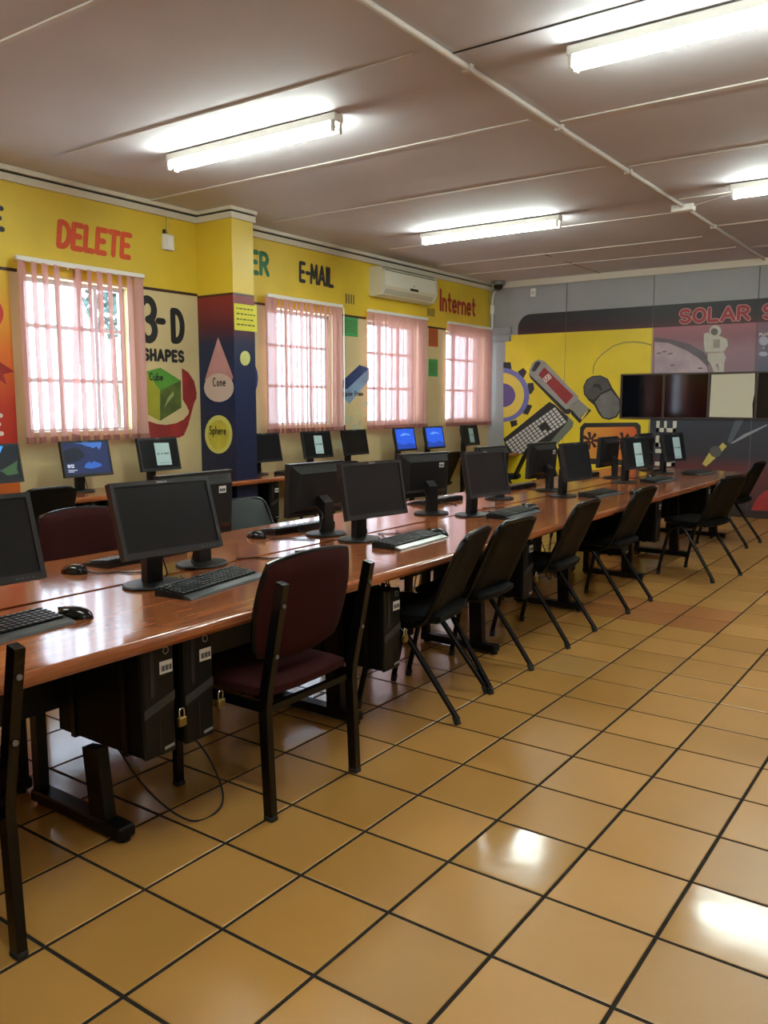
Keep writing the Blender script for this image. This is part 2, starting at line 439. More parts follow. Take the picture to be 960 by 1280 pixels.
M_PLAIN = mat('plain_wall_paint', '#cfc3a0', 0.6, var=.05, scale=2)
RWIN = [(-2.6, -1.4), (-.2, 1.0), (2.3, 3.5), (4.9, 6.1), (7.4, 8.6)]
wall_right = tag(wall_with_holes('wall_right', XR, XR + .2, RWIN, M_PLAIN), 'plain cream wall opposite the windows', None, None, 'structure')
wall_near = tag(G().bb(XW - .2, XR + .2, YN - .2, YN, -.1, H + .05).build('wall_near', M_PLAIN), 'plain cream wall behind the camera', None, None, 'structure')
wall_back = tag(G().bb(XW - .2, XR + .2, YB, YB + .2, -.1, H + .05).build('wall_back', mat('grey_wall_paint', '#9b9c9b', .6, var=.05, scale=2)), 'grey far wall with computer and solar system mural', None, None, 'structure')
for a, b in ((1.93 - 3.2, -.9), (.36, 2.05 - .05), (3.13, 3.86), (4.14, 4.80), (6.0, 6.57), (7.8, 8.43), (9.6, YB)):
    if a < 1.0: continue
    G().bb(XW, XW + .004, a, b, 2.478, 2.503).build('brown_line', M_BROWN, wall_left)
G().bb(XW, XW + .004, .36, 2.0, 2.478, 2.503).build('brown_line', M_BROWN, wall_left)
# cornice of the window wall: two battens with a dark gap, broken by the pier
for k, (a, b) in enumerate(((YN, 3.86), (4.14, YB))):
    t = tag(G().bb(XW, XW + .055, a, b, 3.222, H).bb(XW, XW + .035, a, b, 3.150, 3.205).build('trim_%d' % (k + 1), M_CORN), 'cream double batten cornice along the window wall', None, None, 'structure')
    G().bb(XW, XW + .028, a, b, 3.205, 3.222).build('shadow_gap', M_DARK, t)
tag(G().bb(XW + .05, XR, YB - .03, YB, 3.17, H).build('trim_3', M_CORN), 'cream cornice board along the far wall', None, None, 'structure')
tag(G().bb(XW + .8, XR, YB - .018, YB, 0, .085).build('baseboard_back', mat('skirting', '#2d1b14', .5)), 'dark brown skirting under the mural', None, None, 'structure')

# ------------------------------------------------------------------ pier between the windows
pm = bpy.data.materials.new('pier_paint'); pm.use_nodes = True
nt = pm.node_tree; b_ = nt.nodes['Principled BSDF']; b_.inputs['Roughness'].default_value = .42
tc = nt.nodes.new('ShaderNodeTexCoord'); sp = nt.nodes.new('ShaderNodeSeparateXYZ'); nt.links.new(tc.outputs['Object'], sp.inputs[0])
mr = nt.nodes.new('ShaderNodeMapRange'); mr.inputs['From Min'].default_value = .7; mr.inputs['From Max'].default_value = 3.2; nt.links.new(sp.outputs[2], mr.inputs[0])
rp = nt.nodes.new('ShaderNodeValToRGB'); nt.links.new(mr.outputs[0], rp.inputs[0]); e = rp.color_ramp.elements
e[0].color = lin('#141b38'); e[1].color = lin('#d6b730')
for z, c in ((1.6, '#17254a'), (2.02, '#1a2444'), (2.2, '#5a1e26'), (2.42, '#7d2422'), (2.461, '#7d2422'), (2.4612, '#31120e'), (2.484, '#31120e'), (2.4842, '#d6b730')):
    k = e.new((z - .7) / 2.5); k.color = lin(c)
nt.links.new(rp.outputs[0], b_.inputs['Base Color'])
pier = tag(G().bb(XW, -3.82, 3.86, 4.14, 0, H).build('pillar', pm), 'square pier painted yellow above and navy below', None, None, 'structure')
t = tag(G().bb(XW, -3.79, 3.83, 4.17, 3.222, H).bb(XW, -3.80, 3.84, 4.16, 3.150, 3.205).build('trim_4', M_CORN), 'cream batten cornice wrapped round the pier', None, None, 'structure')
G().bb(XW, -3.808, 3.852, 4.152, 3.205, 3.222).build('shadow_gap', M_DARK, t)

# ------------------------------------------------------------------ ceiling: boards, cover strips, lengthwise joint
ceiling = tag(G().bb(XW - .2, XR + .2, YN - .2, YB + .2, H + .012, H + .1).build('ceiling', M_CEIL), 'mauve grey board ceiling with cover strips', None, None, 'structure')
LS = [-4.6, -3.2, -1.9, -.6, .70, 2.01, 3.31, 4.61, 5.93, 6.50, 7.85, 8.72, YB]
RS = [-4.6, -3.1, -1.8, -.5, .80, 2.13, 3.46, 4.72, 6.00, 7.36, 8.82, YB]
PX = -.44
def board(x0, x1, y0, y1, seed):
    g = G(); bm = g.bm; n = 5; rr = random.Random(seed); amp = rr.uniform(.002, .009); ph = rr.uniform(-.5, .5); V = {}
    for i in range(n + 1):
        for j in range(n + 1):
            u, v = i / n, j / n
            s = math.sin(math.pi * v) * (0.5 + .5 * math.sin(math.pi * (u * 1.5 + ph)) ** 2)
            V[i, j] = bm.verts.new((x0 + (x1 - x0) * u, y0 + (y1 - y0) * v, H - amp * s))
    for i in range(n):
        for j in range(n): bm.faces.new((V[i, j], V[i, j + 1], V[i + 1, j + 1], V[i + 1, j]))
    return g.build('ceiling_board', M_CEIL, ceiling, smooth=True)
for k, (a, b) in enumerate(zip(LS, LS[1:])): board(XW, PX - .004, a + .004, b - .004, k)
for k, (a, b) in enumerate(zip(RS, RS[1:])): board(PX + .004, 1.96, a + .004, b - .004, 40 + k); board(1.968, XR, a + .004, b - .004, 80 + k)
def strip(x0, x1, y, w, wob=.0):
    pts = [(x0 + (x1 - x0) * i / 6, y + wob * math.sin(i * 1.3 + y), H - .003) for i in range(7)]
    return G().tube(pts, 0, sq=(w / 2, .006)).build('cover_strip', M_STRIP, ceiling)
for y, w, xa, xb in ((.70, .03, XW, PX), (-.6, .03, XW, PX), (3.31, .040, XW + .06, -.56), (4.61, .024, -4.0, -.54), (6.50, .02, -3.9, -.56), (7.85, .014, -4.1, -.7), (8.72, .014, -4.2, -.55), (2.01, .008, -3.6, -.6)):
    strip(xa, xb, y, w, .004)
for y, w in ((.80, .03), (3.46, .045), (4.72, .02), (6.0, .02), (7.36, .02), (8.82, .016)): strip(PX + .03, XR, y, w, .004)
G().bb(PX, XR, 2.125, 2.136, H - .004, H + .01).build('board_joint', M_DARK, ceiling)
G().bb(-2.575, -2.56, 7.86, YB, H - .004, H + .01).build('board_joint', M_DARK, ceiling)
G().bb(PX - .045, PX - .028, 3.4, YB, H - .004, H + .01).build('board_joint', M_DARK, ceiling)

# ------------------------------------------------------------------ windows with steel frames, outside daylight
def glass_mat():
    m = bpy.data.materials.new('window_glass'); m.use_nodes = True
    nt = m.node_tree; nt.nodes.remove(nt.nodes['Principled BSDF']); out = nt.nodes['Material Output']
    t = nt.nodes.new('ShaderNodeBsdfTransparent'); t.inputs[0].default_value = (.93, .96, .96, 1)
    g = nt.nodes.new('ShaderNodeBsdfGlossy'); g.inputs['Roughness'].default_value = .02
    mx = nt.nodes.new('ShaderNodeMixShader'); mx.inputs[0].default_value = .05; nt.links.new(t.outputs[0], mx.inputs[1]); nt.links.new(g.outputs[0], mx.inputs[2])
    nt.links.new(mx.outputs[0], out.inputs[0]); return m
M_GLASS = glass_mat()
M_STEEL = mat('window_steel', '#b9bcc4', .45)
def make_window(name, label, y0, y1, xf, side):
    """side +1: room lies towards +x of the pane"""
    g = G(); w = .035
    for a, b in ((y0, y0 + w), (y1 - w, y1)): g.bb(xf - .02, xf + .02, a, b, WZ0, WZ1)
    for a, b in ((WZ0, WZ0 + w), (WZ1 - w, WZ1)): g.bb(xf - .02, xf + .02, y0, y1, a, b)
    root = tag(g.build(name, M_STEEL), label, None, None, 'structure')
    cols = [y0 + w, y0 + (y1 - y0) * .36, y0 + (y1 - y0) * .72, y1 - w]; rows = [WZ0 + w, 1.65, 2.09, WZ1 - w]
    for c in cols[1:3]: G().bb(xf - .015, xf + .015, c - .018, c + .018, WZ0 + w, WZ1 - w).build('mullion', M_STEEL, root)
    for r_ in rows[1:3]: G().bb(xf - .013, xf + .017, y0 + w, y1 - w, r_ - .016, r_ + .016).build('glazing_bar', M_STEEL, root)
    for a, b in zip(cols, cols[1:]):
        for c, d in zip(rows, rows[1:]): G().bb(xf - .002, xf + .002, a, b, c, d).build('pane', M_GLASS, root)
    G().bb(xf + side * .02, xf + side * .13, y0, y1, WZ0 - .001, WZ0 + .018).build('sill', mat('sill_paint', '#c9bf9e', .5), root)
    return root
for k, (a, b) in enumerate(WIN): make_window('window_%d' % (k + 1), 'steel framed window in the painted wall', a, b, XW - .13, 1)
for k, (a, b) in enumerate(RWIN): make_window('window_%d' % (k + 6), 'steel framed window in the plain wall', a, b, XR + .13, -1)
def fabric(name, col, tr):
    m = bpy.data.materials.new(name); m.use_nodes = True
    nt = m.node_tree; nt.nodes.remove(nt.nodes['Principled BSDF']); out = nt.nodes['Material Output']; L = nt.links.new
    d = nt.nodes.new('ShaderNodeBsdfDiffuse'); tl = nt.nodes.new('ShaderNodeBsdfTranslucent'); tp = nt.nodes.new('ShaderNodeBsdfTransparent')
    tc = nt.nodes.new('ShaderNodeTexCoord'); n = nt.nodes.new('ShaderNodeTexNoise'); n.inputs['Scale'].default_value = 40; n.inputs['Detail'].default_value = 4
    mp = nt.nodes.new('ShaderNodeMapping'); mp.inputs['Scale'].default_value = (1, 1, 3); L(tc.outputs['Object'], mp.inputs[0]); L(mp.outputs[0], n.inputs['Vector'])
    r = nt.nodes.new('ShaderNodeValToRGB'); c = lin(col); r.color_ramp.elements[0].color = tuple(x * .8 for x in c[:3]) + (1,); r.color_ramp.elements[1].color = c
    L(n.outputs[0], r.inputs[0])
    for s in (d, tl): L(r.outputs[0], s.inputs[0])
    tp.inputs[0].default_value = (1, .87, .86, 1)
    a = nt.nodes.new('ShaderNodeMixShader'); a.inputs[0].default_value = .17; L(d.outputs[0], a.inputs[1]); L(tl.outputs[0], a.inputs[2])
    b = nt.nodes.new('ShaderNodeMixShader'); b.inputs[0].default_value = tr; L(a.outputs[0], b.inputs[1]); L(tp.outputs[0], b.inputs[2])
    L(b.outputs[0], out.inputs[0]); return m
M_BLIND = fabric('pink_blind_fabric', '#d6a399', .06)
M_SHEER = fabric('sheer_pink_blind_fabric', '#dbaea4', .34)
M_HEM = fabric('pink_blind_hem', '#b98278', .08)
def slat_mesh(wd, z0, z1):
    g = G(); bm = g.bm; n = 4; V = {}
    for i in range(n + 1):
        u = -1 + 2 * i / n
        for j, z in enumerate((z0, z0 + .06, (z0 + z1) / 2, z1)): V[i, j] = bm.verts.new((.008 * (1 - u * u), u * wd / 2, z))
    for i in range(n):
        for j in range(3): bm.faces.new((V[i, j], V[i + 1, j], V[i + 1, j + 1], V[i, j + 1]))
    return g
def blind(label, y0, y1, n, ang, x, zb=1.14, zt=2.56, wd=.115, jig=8, hem=True, odd=None, cloth=None):
    root = thing('vertical_blind', label, 'blind', (x, (y0 + y1) / 2, zb))
    hw = (y1 - y0) / 2
    G().bb(-.02, .02, -hw, hw, zt - zb, zt - zb + .035, .004).build('headrail', M_WHITE, root)
    s = slat_mesh(wd, 0, zt - zb).build('slat', cloth or M_BLIND, root, smooth=True)
    hm = G().prism([(-wd / 2, .002), (wd / 2, .002), (wd / 2, .05), (-wd / 2, .05)], -.003, .012, lambda u, v, d: (d, u, v)).build('hem_pocket', M_HEM, s)
    rr = random.Random(int(y0 * 100))
    for k in range(n):
        yy = -hw + .05 + (2 * hw - .10) * k / (n - 1)
        if k: o = s.copy(); COL.objects.link(o); h2 = hm.copy(); COL.objects.link(h2); h2.parent = o
        else: o = s
        o.location = (0, yy, 0); a = ang(k) if callable(ang) else ang
        o.rotation_euler = (R(rr.uniform(-.4, .4)), 0, R(a + rr.uniform(-jig, jig)))
        if odd and k == odd[0]: o.rotation_euler = (R(odd[1]), 0, R(odd[2])); o.location.z = .01
        G().tube([(o.location.x, yy, zt - zb + .002), (o.location.x, yy, zt - zb - .02)], .006, 5).build('hook', M_WHITE, root)
    return root
XB = XW + .07
blind('pink fabric vertical blind turned open over the window beside the pier', 1.95, 3.17, 12, lambda k: (34, 38, 36, 35, 40, 36, 38, 34, 37, 36, 28, 12)[k], XB, jig=2.5, odd=(4, -7, 30), wd=.127)
blind('pink fabric vertical blind right of the pier below the black lettering', 4.75, 6.01, 15, lambda k: (4 if k in (0, 13, 14) else 27), XB, jig=8, wd=.127)
blind('pink fabric vertical blind below the air conditioner', 6.52, 7.85, 20, lambda k: (30 if k in (1, 5) else -4), XB, cloth=M_SHEER, jig=7, wd=.127)
blind('pink fabric vertical blind next to the far corner below the red lettering', 8.39, 9.65, 19, lambda k: -4, XB, cloth=M_SHEER, jig=6, wd=.127)
blind('pink fabric vertical blind over the added window out of frame to the left', -.90, .36, 13, -10, XB, jig=6)
for k, (a, b) in enumerate(RWIN):
    blind('pink fabric vertical blind on the plain wall opposite, number %s from the far end' % ('five', 'four', 'three', 'two', 'one')[k], a - .08, b + .08, 13, 205, XR - .07, jig=6)
# cord with weight hanging beside the second blind
c = thing('blind_cord', 'white blind cord with a dark weight beside the window right of the pier', 'cord', (XW + .075, 6.04, 1.14))
G().tube([(0, 0, 1.42), (0, .005, .7), (0, 0, .06)], .006, 5).build('cord', M_WHITE, c)
G().lathe([(.004, .07), (.014, .05), (.016, .01), (.006, 0)], 8).build('weight', mat('cord_weight', '#5a4038', .5), c)

# ------------------------------------------------------------------ paint on the window wall
D = {'gear_ring':[(-4.031,1.182),(-3.979,1.186),(-3.899,1.204),(-3.825,1.236),(-3.759,1.279),(-3.703,1.332),(-3.66,1.394),(-3.629,1.462),(-3.613,1.534),(-3.612,1.607),(-3.625,1.68),(-3.653,1.75),(-3.693,1.815),(-3.747,1.872),(-3.81,1.92),(-3.882,1.957),(-3.96,1.982),(-4.042,1.993),(-4.047,1.994)],'gear_gold':[(-4.032,1.245),(-4.005,1.247),(-3.939,1.26),(-3.877,1.285),(-3.822,1.319),(-3.775,1.363),(-3.738,1.414),(-3.711,1.471),(-3.697,1.532),(-3.694,1.594),(-3.704,1.656),(-3.726,1.716),(-3.759,1.771),(-3.802,1.819),(-3.854,1.86),(-3.913,1.891),(-3.977,1.912),(-4.043,1.922),(-4.046,1.922)],'gear_hub':[(-4.036,1.408),(-4.009,1.407),(-3.967,1.417),(-3.928,1.434),(-3.895,1.458),(-3.869,1.487),(-3.85,1.52),(-3.84,1.556),(-3.838,1.593),(-3.846,1.629),(-3.862,1.664),(-3.886,1.695),(-3.917,1.722),(-3.954,1.743),(-3.995,1.757),(-4.038,1.764),(-4.043,1.765)],'gear_tooth0':[(-4.049,2.079),(-3.928,2.075),(-3.911,1.979),(-3.926,1.957),(-4.047,1.994)],'gear_tooth1':[(-3.813,1.932),(-3.716,1.986),(-3.66,1.929),(-3.712,1.831)],'gear_tooth2':[(-3.644,1.759),(-3.552,1.767),(-3.53,1.674),(-3.584,1.597),(-3.626,1.609)],'gear_tooth3':[(-3.654,1.454),(-3.556,1.431),(-3.626,1.293),(-3.707,1.309)],'gear_tooth4':[(-3.922,1.194),(-3.81,1.218),(-3.793,1.139),(-3.893,1.102)],'usb_dark':[(-3.628,1.906),(-3.597,1.833),(-3.036,1.311),(-2.967,1.307),(-2.939,1.367),(-3.432,1.804)],'usb_body':[(-3.617,1.95),(-3.571,2.052),(-3.476,2.106),(-3.379,2.075),(-2.837,1.56),(-2.84,1.501),(-2.974,1.385),(-3.024,1.376),(-3.608,1.884)],'usb_cap':[(-3.581,1.956),(-3.52,2.064),(-3.458,2.077),(-3.434,2.048),(-3.517,1.937),(-3.56,1.925)],'usb_red':[(-3.47,1.881),(-3.377,1.988),(-2.91,1.571),(-3.022,1.449)],'usb_plug_dark':[(-2.961,1.363),(-2.937,1.303),(-2.807,1.179),(-2.639,1.364),(-2.678,1.39)],'usb_plug':[(-2.963,1.406),(-2.836,1.522),(-2.673,1.39),(-2.809,1.244)],'usb_slot':[(-2.795,1.25),(-2.704,1.351),(-2.673,1.369),(-2.772,1.223)],'usb_text':[(-3.34,1.764),(-3.243,1.84)],'kb_side':[(-3.017,1.302),(-2.899,1.195),(-2.915,1.117),(-3.214,0.796),(-3.334,0.792)],'kb_body':[(-4.026,0.926),(-3.285,1.486),(-3.197,1.443),(-2.988,1.264),(-2.996,1.194),(-3.334,0.814),(-3.773,0.688),(-3.95,0.682)],'kb_axes':[(-3.999,0.875),(-3.189,1.414),(-2.996,1.194)],'mouse_dark':[(-2.756,1.592),(-2.769,1.698),(-2.725,1.797),(-2.637,1.848),(-2.516,1.854),(-2.409,1.804),(-2.344,1.683),(-2.222,1.52),(-2.208,1.37),(-2.26,1.27),(-2.367,1.231),(-2.469,1.251),(-2.533,1.323),(-2.594,1.432),(-2.686,1.507)],'mouse_top':[(-2.743,1.602),(-2.751,1.698),(-2.709,1.788),(-2.63,1.833),(-2.519,1.838),(-2.426,1.792),(-2.37,1.679),(-2.507,1.609),(-2.604,1.513),(-2.678,1.534)],'mouse_low':[(-2.587,1.479),(-2.506,1.58),(-2.36,1.645),(-2.239,1.512),(-2.225,1.37),(-2.278,1.287),(-2.372,1.252),(-2.461,1.272),(-2.516,1.352)],'mouse_wheel':[(-2.632,1.707),(-2.596,1.738),(-2.525,1.731),(-2.487,1.663),(-2.508,1.638),(-2.545,1.685),(-2.581,1.698),(-2.616,1.682)],'mouse_cord':[(-2.629,1.882),(-2.623,1.987),(-2.573,2.078),(-2.488,2.158),(-2.349,2.252),(-2.201,2.295),(-2.054,2.297),(-1.929,2.28),(-1.817,2.247)],'mon_frame':[(-2.794,0.708),(-2.798,1.118),(-2.741,1.183),(-1.97,1.202),(-1.918,1.153),(-1.897,0.74)],'mon_screen':[(-2.735,0.71),(-2.742,1.072),(-2.707,1.12),(-2.01,1.143),(-1.974,1.102),(-1.956,0.738)],'flower':[(-2.634,0.937),(-2.159,0.94)],'solar_bg':[(-1.809,2.462),(-0.483,2.445),(-0.451,1.846),(-1.784,1.864)],'moon':[(-1.775,2.289),(-1.583,2.262),(-1.342,2.154),(-1.183,2.051),(-1.083,1.951),(-1.06,1.865),(-1.758,1.86)],'moon_band':[(-1.777,2.345),(-1.525,2.305),(-1.307,2.237),(-1.129,2.133),(-1.039,2.024),(-1.063,1.928),(-1.183,2.051),(-1.342,2.154),(-1.583,2.262),(-1.775,2.289)],'craters':[(-1.708,2.133),(-1.638,2.151),(-1.557,2.122),(-1.521,1.969),(-1.158,1.92)],'helmet':[(-0.916,2.387),(-0.92,2.358),(-0.935,2.334),(-0.958,2.318),(-0.987,2.314),(-1.016,2.321),(-1.041,2.339),(-1.059,2.364),(-1.066,2.394),(-1.061,2.423),(-1.046,2.447),(-1.023,2.463),(-0.994,2.467),(-0.965,2.46),(-0.94,2.442),(-0.923,2.416)],'visor':[(-0.956,2.381),(-0.961,2.359),(-0.977,2.342),(-0.999,2.337),(-1.022,2.345),(-1.039,2.362),(-1.047,2.386),(-1.042,2.408),(-1.026,2.424),(-1.004,2.429),(-0.981,2.422),(-0.964,2.404)],'torso':[(-1.131,2.365),(-1.084,2.38),(-1.025,2.327),(-0.928,2.326),(-0.84,2.281),(-0.822,2.204),(-0.863,2.133),(-0.894,2.119),(-1.071,2.113),(-1.111,2.138),(-1.129,2.259)],'astro_legs':[(-1.072,2.125),(-0.881,2.126),(-0.84,2.052),(-0.859,1.98),(-0.856,1.846),(-0.912,1.847),(-0.937,1.973),(-0.967,1.973),(-0.908,1.847),(-0.979,1.844),(-1.023,1.965),(-1.071,2.025)],'pack':[(-1.012,2.282),(-0.93,2.288),(-0.924,2.174),(-1.006,2.173)],'torch_handle':[(-1.076,0.665),(-0.995,0.815),(-0.908,0.751),(-1.025,0.631)],'torch_ring':[(-0.837,0.836),(-0.843,0.803),(-0.862,0.777),(-0.892,0.761),(-0.925,0.76),(-0.957,0.773),(-0.979,0.799),(-0.988,0.831),(-0.982,0.864),(-0.962,0.891),(-0.932,0.906),(-0.899,0.907),(-0.868,0.893),(-0.846,0.868)],'torch_head':[(-0.902,0.863),(-0.827,0.954),(-0.776,0.906),(-0.854,0.812)],'beam':[(-0.772,0.971),(-0.69,1.248),(-0.58,1.261),(-0.729,0.933)],'streak':[(-0.723,0.953),(-0.574,1.067),(-0.303,1.199),(-0.298,1.184),(-0.515,1.054),(-0.707,0.941)],'life':[(-1.705,1.227),(-1.429,1.079),(-1.698,0.654)],'solar_txt':[(-1.451,2.507),(-1.454,2.702),(-0.621,2.509),(-0.63,2.69),(-0.453,2.537)],'pluto':[(-0.45,2.305),(-0.364,2.338)],'planet':[(-0.344,2.239),(-0.347,2.217),(-0.358,2.199),(-0.375,2.187),(-0.396,2.183),(-0.417,2.189),(-0.435,2.202),(-0.448,2.221),(-0.454,2.243),(-0.451,2.265),(-0.44,2.284),(-0.423,2.295),(-0.402,2.299),(-0.381,2.293),(-0.363,2.28),(-0.35,2.261)],'dot':[(-0.384,2.153),(-0.387,2.144),(-0.395,2.141),(-0.404,2.145),(-0.408,2.154),(-0.405,2.163),(-0.397,2.167),(-0.388,2.163)],'planet2':[(-0.341,2.077),(-0.347,2.063),(-0.366,2.052),(-0.392,2.049),(-0.419,2.054),(-0.439,2.066),(-0.447,2.081),(-0.441,2.096),(-0.422,2.106),(-0.395,2.109),(-0.369,2.104),(-0.349,2.092)],'redhemi':[(-0.413,0.016),(-0.359,0.093),(-0.295,0.15),(-0.22,0.186),(-0.097,0.174),(0.049,0.052)],'r_circle':[(1.869,2.146),(1.86,2.106),(1.842,2.071),(1.815,2.046),(1.786,2.036),(1.758,2.042),(1.735,2.062),(1.721,2.095),(1.717,2.134),(1.725,2.173),(1.744,2.208),(1.769,2.233),(1.799,2.244),(1.827,2.239),(1.851,2.218),(1.865,2.186)],'star':[(1.773,1.754),(1.819,1.777),(1.933,1.707),(1.84,1.683),(1.863,1.603),(1.806,1.64),(1.764,1.618)],'whiteE':[(1.717,1.217),(1.815,1.374)],'cube_top':[(3.215,1.748),(3.383,1.787),(3.621,1.676),(3.374,1.577)],'cube_left':[(3.215,1.748),(3.371,1.581),(3.359,1.298),(3.227,1.357),(3.199,1.382)],'cube_right':[(3.371,1.577),(3.624,1.676),(3.62,1.419),(3.359,1.298)],'cube_shine':[(3.412,1.415),(3.454,1.506),(3.525,1.573),(3.533,1.534),(3.453,1.464)],'ribbon1':[(3.64,1.792),(3.717,1.756),(3.789,1.673),(3.817,1.565),(3.811,1.507),(3.717,1.378),(3.694,1.428),(3.641,1.495)],'ribbon2':[(3.224,1.3),(3.318,1.271),(3.423,1.259),(3.55,1.273),(3.643,1.307),(3.705,1.357),(3.722,1.4),(3.781,1.464),(3.697,1.249),(3.641,1.157),(3.581,1.135),(3.234,1.146)],'cubetxt':[(3.249,1.668),(3.416,1.727)],'cone':[(-4.029,2.081),(-4.225,1.685),(-4.171,1.605),(-3.909,1.602),(-3.839,1.704)],'cone_base':[(-3.835,1.607),(-3.846,1.566),(-3.875,1.529),(-3.92,1.499),(-3.977,1.48),(-4.039,1.473),(-4.102,1.48),(-4.158,1.5),(-4.203,1.53),(-4.231,1.569),(-4.24,1.611),(-4.228,1.653),(-4.197,1.691),(-4.15,1.72),(-4.092,1.738),(-4.03,1.744),(-3.968,1.736),(-3.913,1.716),(-3.87,1.686),(-3.844,1.648)],'sphere':[(-3.868,1.167),(-3.876,1.12),(-3.895,1.075),(-3.926,1.036),(-3.966,1.006),(-4.012,0.986),(-4.061,0.978),(-4.11,0.983),(-4.155,1.0),(-4.194,1.028),(-4.223,1.066),(-4.241,1.111),(-4.246,1.159),(-4.237,1.208),(-4.216,1.253),(-4.184,1.292),(-4.143,1.322),(-4.097,1.341),(-4.048,1.348),(-3.999,1.342),(-3.955,1.324),(-3.917,1.295),(-3.889,1.258),(-3.872,1.214)],'sphere_in':[(-3.912,1.161),(-3.921,1.117),(-3.942,1.077),(-3.974,1.045),(-4.015,1.023),(-4.059,1.015),(-4.104,1.021),(-4.144,1.04),(-4.175,1.071),(-4.194,1.111),(-4.199,1.155),(-4.191,1.2),(-4.168,1.24),(-4.135,1.272),(-4.094,1.293),(-4.049,1.301),(-4.005,1.294),(-3.967,1.274),(-3.936,1.244),(-3.918,1.205)],'conetxt':[(-4.113,1.618),(-3.942,1.701)],'sphtxt':[(-4.181,1.142),(-3.951,1.234)],'pf_circle':[(4.07,1.888),(4.064,1.861),(4.049,1.838),(4.026,1.822),(4.0,1.816),(3.974,1.82),(3.952,1.834),(3.939,1.856),(3.934,1.883),(3.94,1.909),(3.955,1.932),(3.978,1.948),(4.004,1.955),(4.03,1.951),(4.051,1.937),(4.066,1.915)],'pf_blue':[(4.671,1.719),(4.659,1.647),(4.628,1.587),(4.583,1.546),(4.532,1.532),(4.481,1.545),(4.44,1.584),(4.414,1.643),(4.406,1.712),(4.418,1.782),(4.448,1.841),(4.491,1.882),(4.542,1.898),(4.593,1.886),(4.635,1.848),(4.663,1.789)],'prism_top':[(6.101,1.729),(6.435,1.924),(6.634,1.892),(6.182,1.628),(6.1,1.651)],'prism_front':[(6.182,1.628),(6.634,1.892),(6.633,1.749),(6.233,1.454),(6.099,1.533),(6.1,1.651)],'prism_text':[(5.978,1.545),(6.514,1.597)],'bub0':[(6.308,1.27),(6.299,1.248),(6.276,1.232),(6.244,1.226),(6.213,1.233),(6.19,1.249),(6.182,1.272),(6.19,1.293),(6.213,1.309),(6.245,1.315),(6.276,1.308),(6.299,1.292)],'bub1':[(6.475,1.357),(6.465,1.332),(6.439,1.315),(6.404,1.309),(6.369,1.316),(6.344,1.334),(6.335,1.358),(6.344,1.382),(6.37,1.399),(6.405,1.406),(6.44,1.399),(6.466,1.381)],'bub2':[(6.616,1.454),(6.607,1.433),(6.585,1.418),(6.555,1.413),(6.524,1.418),(6.502,1.434),(6.494,1.454),(6.503,1.475),(6.525,1.49),(6.555,1.495),(6.585,1.49),(6.607,1.475)],'bub3':[(6.59,1.307),(6.583,1.29),(6.565,1.277),(6.54,1.273),(6.515,1.278),(6.497,1.291),(6.491,1.308),(6.498,1.325),(6.516,1.337),(6.54,1.341),(6.565,1.336),(6.583,1.324)],'bub4':[(6.419,1.162),(6.41,1.138),(6.384,1.121),(6.349,1.116),(6.314,1.123),(6.289,1.141),(6.28,1.166),(6.29,1.189),(6.315,1.207),(6.35,1.212),(6.385,1.205),(6.41,1.187)],'bub5':[(6.137,1.169),(6.128,1.147),(6.105,1.132),(6.074,1.127),(6.044,1.133),(6.022,1.15),(6.014,1.172),(6.022,1.193),(6.045,1.209),(6.075,1.214),(6.106,1.208),(6.128,1.191)],'bub6':[(6.282,1.077),(6.275,1.059),(6.256,1.046),(6.229,1.042),(6.203,1.047),(6.184,1.061),(6.177,1.08),(6.184,1.098),(6.204,1.111),(6.23,1.115),(6.256,1.11),(6.275,1.096)],'bub7':[(6.575,1.134),(6.565,1.108),(6.536,1.089),(6.498,1.083),(6.46,1.091),(6.432,1.111),(6.422,1.138),(6.432,1.164),(6.46,1.182),(6.498,1.189),(6.537,1.181),(6.565,1.161)],'bub8':[(6.15,0.977),(6.139,0.95),(6.111,0.931),(6.072,0.925),(6.034,0.934),(6.006,0.955),(5.996,0.983),(6.007,1.01),(6.035,1.029),(6.073,1.035),(6.112,1.026),(6.14,1.005)],'bub9':[(6.006,0.935),(6.001,0.923),(5.988,0.914),(5.97,0.911),(5.953,0.915),(5.94,0.925),(5.935,0.938),(5.94,0.951),(5.953,0.959),(5.971,0.962),(5.988,0.958),(6.001,0.948)],'bub10':[(6.488,1.226),(6.482,1.211),(6.466,1.201),(6.444,1.197),(6.422,1.201),(6.407,1.213),(6.401,1.228),(6.407,1.243),(6.423,1.253),(6.444,1.257),(6.466,1.253),(6.482,1.241)]}
M_ORL = mat('orange_letter_paint', '#cf4a1c', .6, var=.1, scale=20)
M_GRL = mat('green_letter_paint', '#1f6a3c', .6)
M_RDL = mat('red_letter_paint', '#a02a26', .6)
letters('painted_word', 'DELETE', 2.38, 2.735, 3.075, .19, .047, PL, 1, M_ORL, wall_left, gap=.26, slant=.12)
letters('painted_word', 'E', 1.80, 2.785, 1.90, .155, .040, PL, 1, M_BLACKP, wall_left)
letters('painted_word', 'ER', 4.60, 2.80, 4.85, .205, .050, PL, 1, M_GRL, wall_left, gap=.3)
letters('painted_word', 'E-MAIL', 5.36, 2.80, 5.93, .19, .042, PL, 1, M_BLACKP, wall_left, gap=.26, slant=.03)
letters('painted_word', 'Internet', 8.29, 2.745, 9.25, .265, .050, PL, 1, M_RDL, wall_left, gap=.28)
letters('painted_word', '3', 3.19, 2.035, 3.335, .36, .070, PL, 1, M_BLACKP, wall_left)
letters('painted_word', '-', 3.375, 2.03, 3.435, .36, .06, PL, 1, M_BLACKP, wall_left)
letters('painted_word', 'D', 3.55, 2.045, 3.66, .27, .062, PL, 1, M_BLACKP, wall_left)
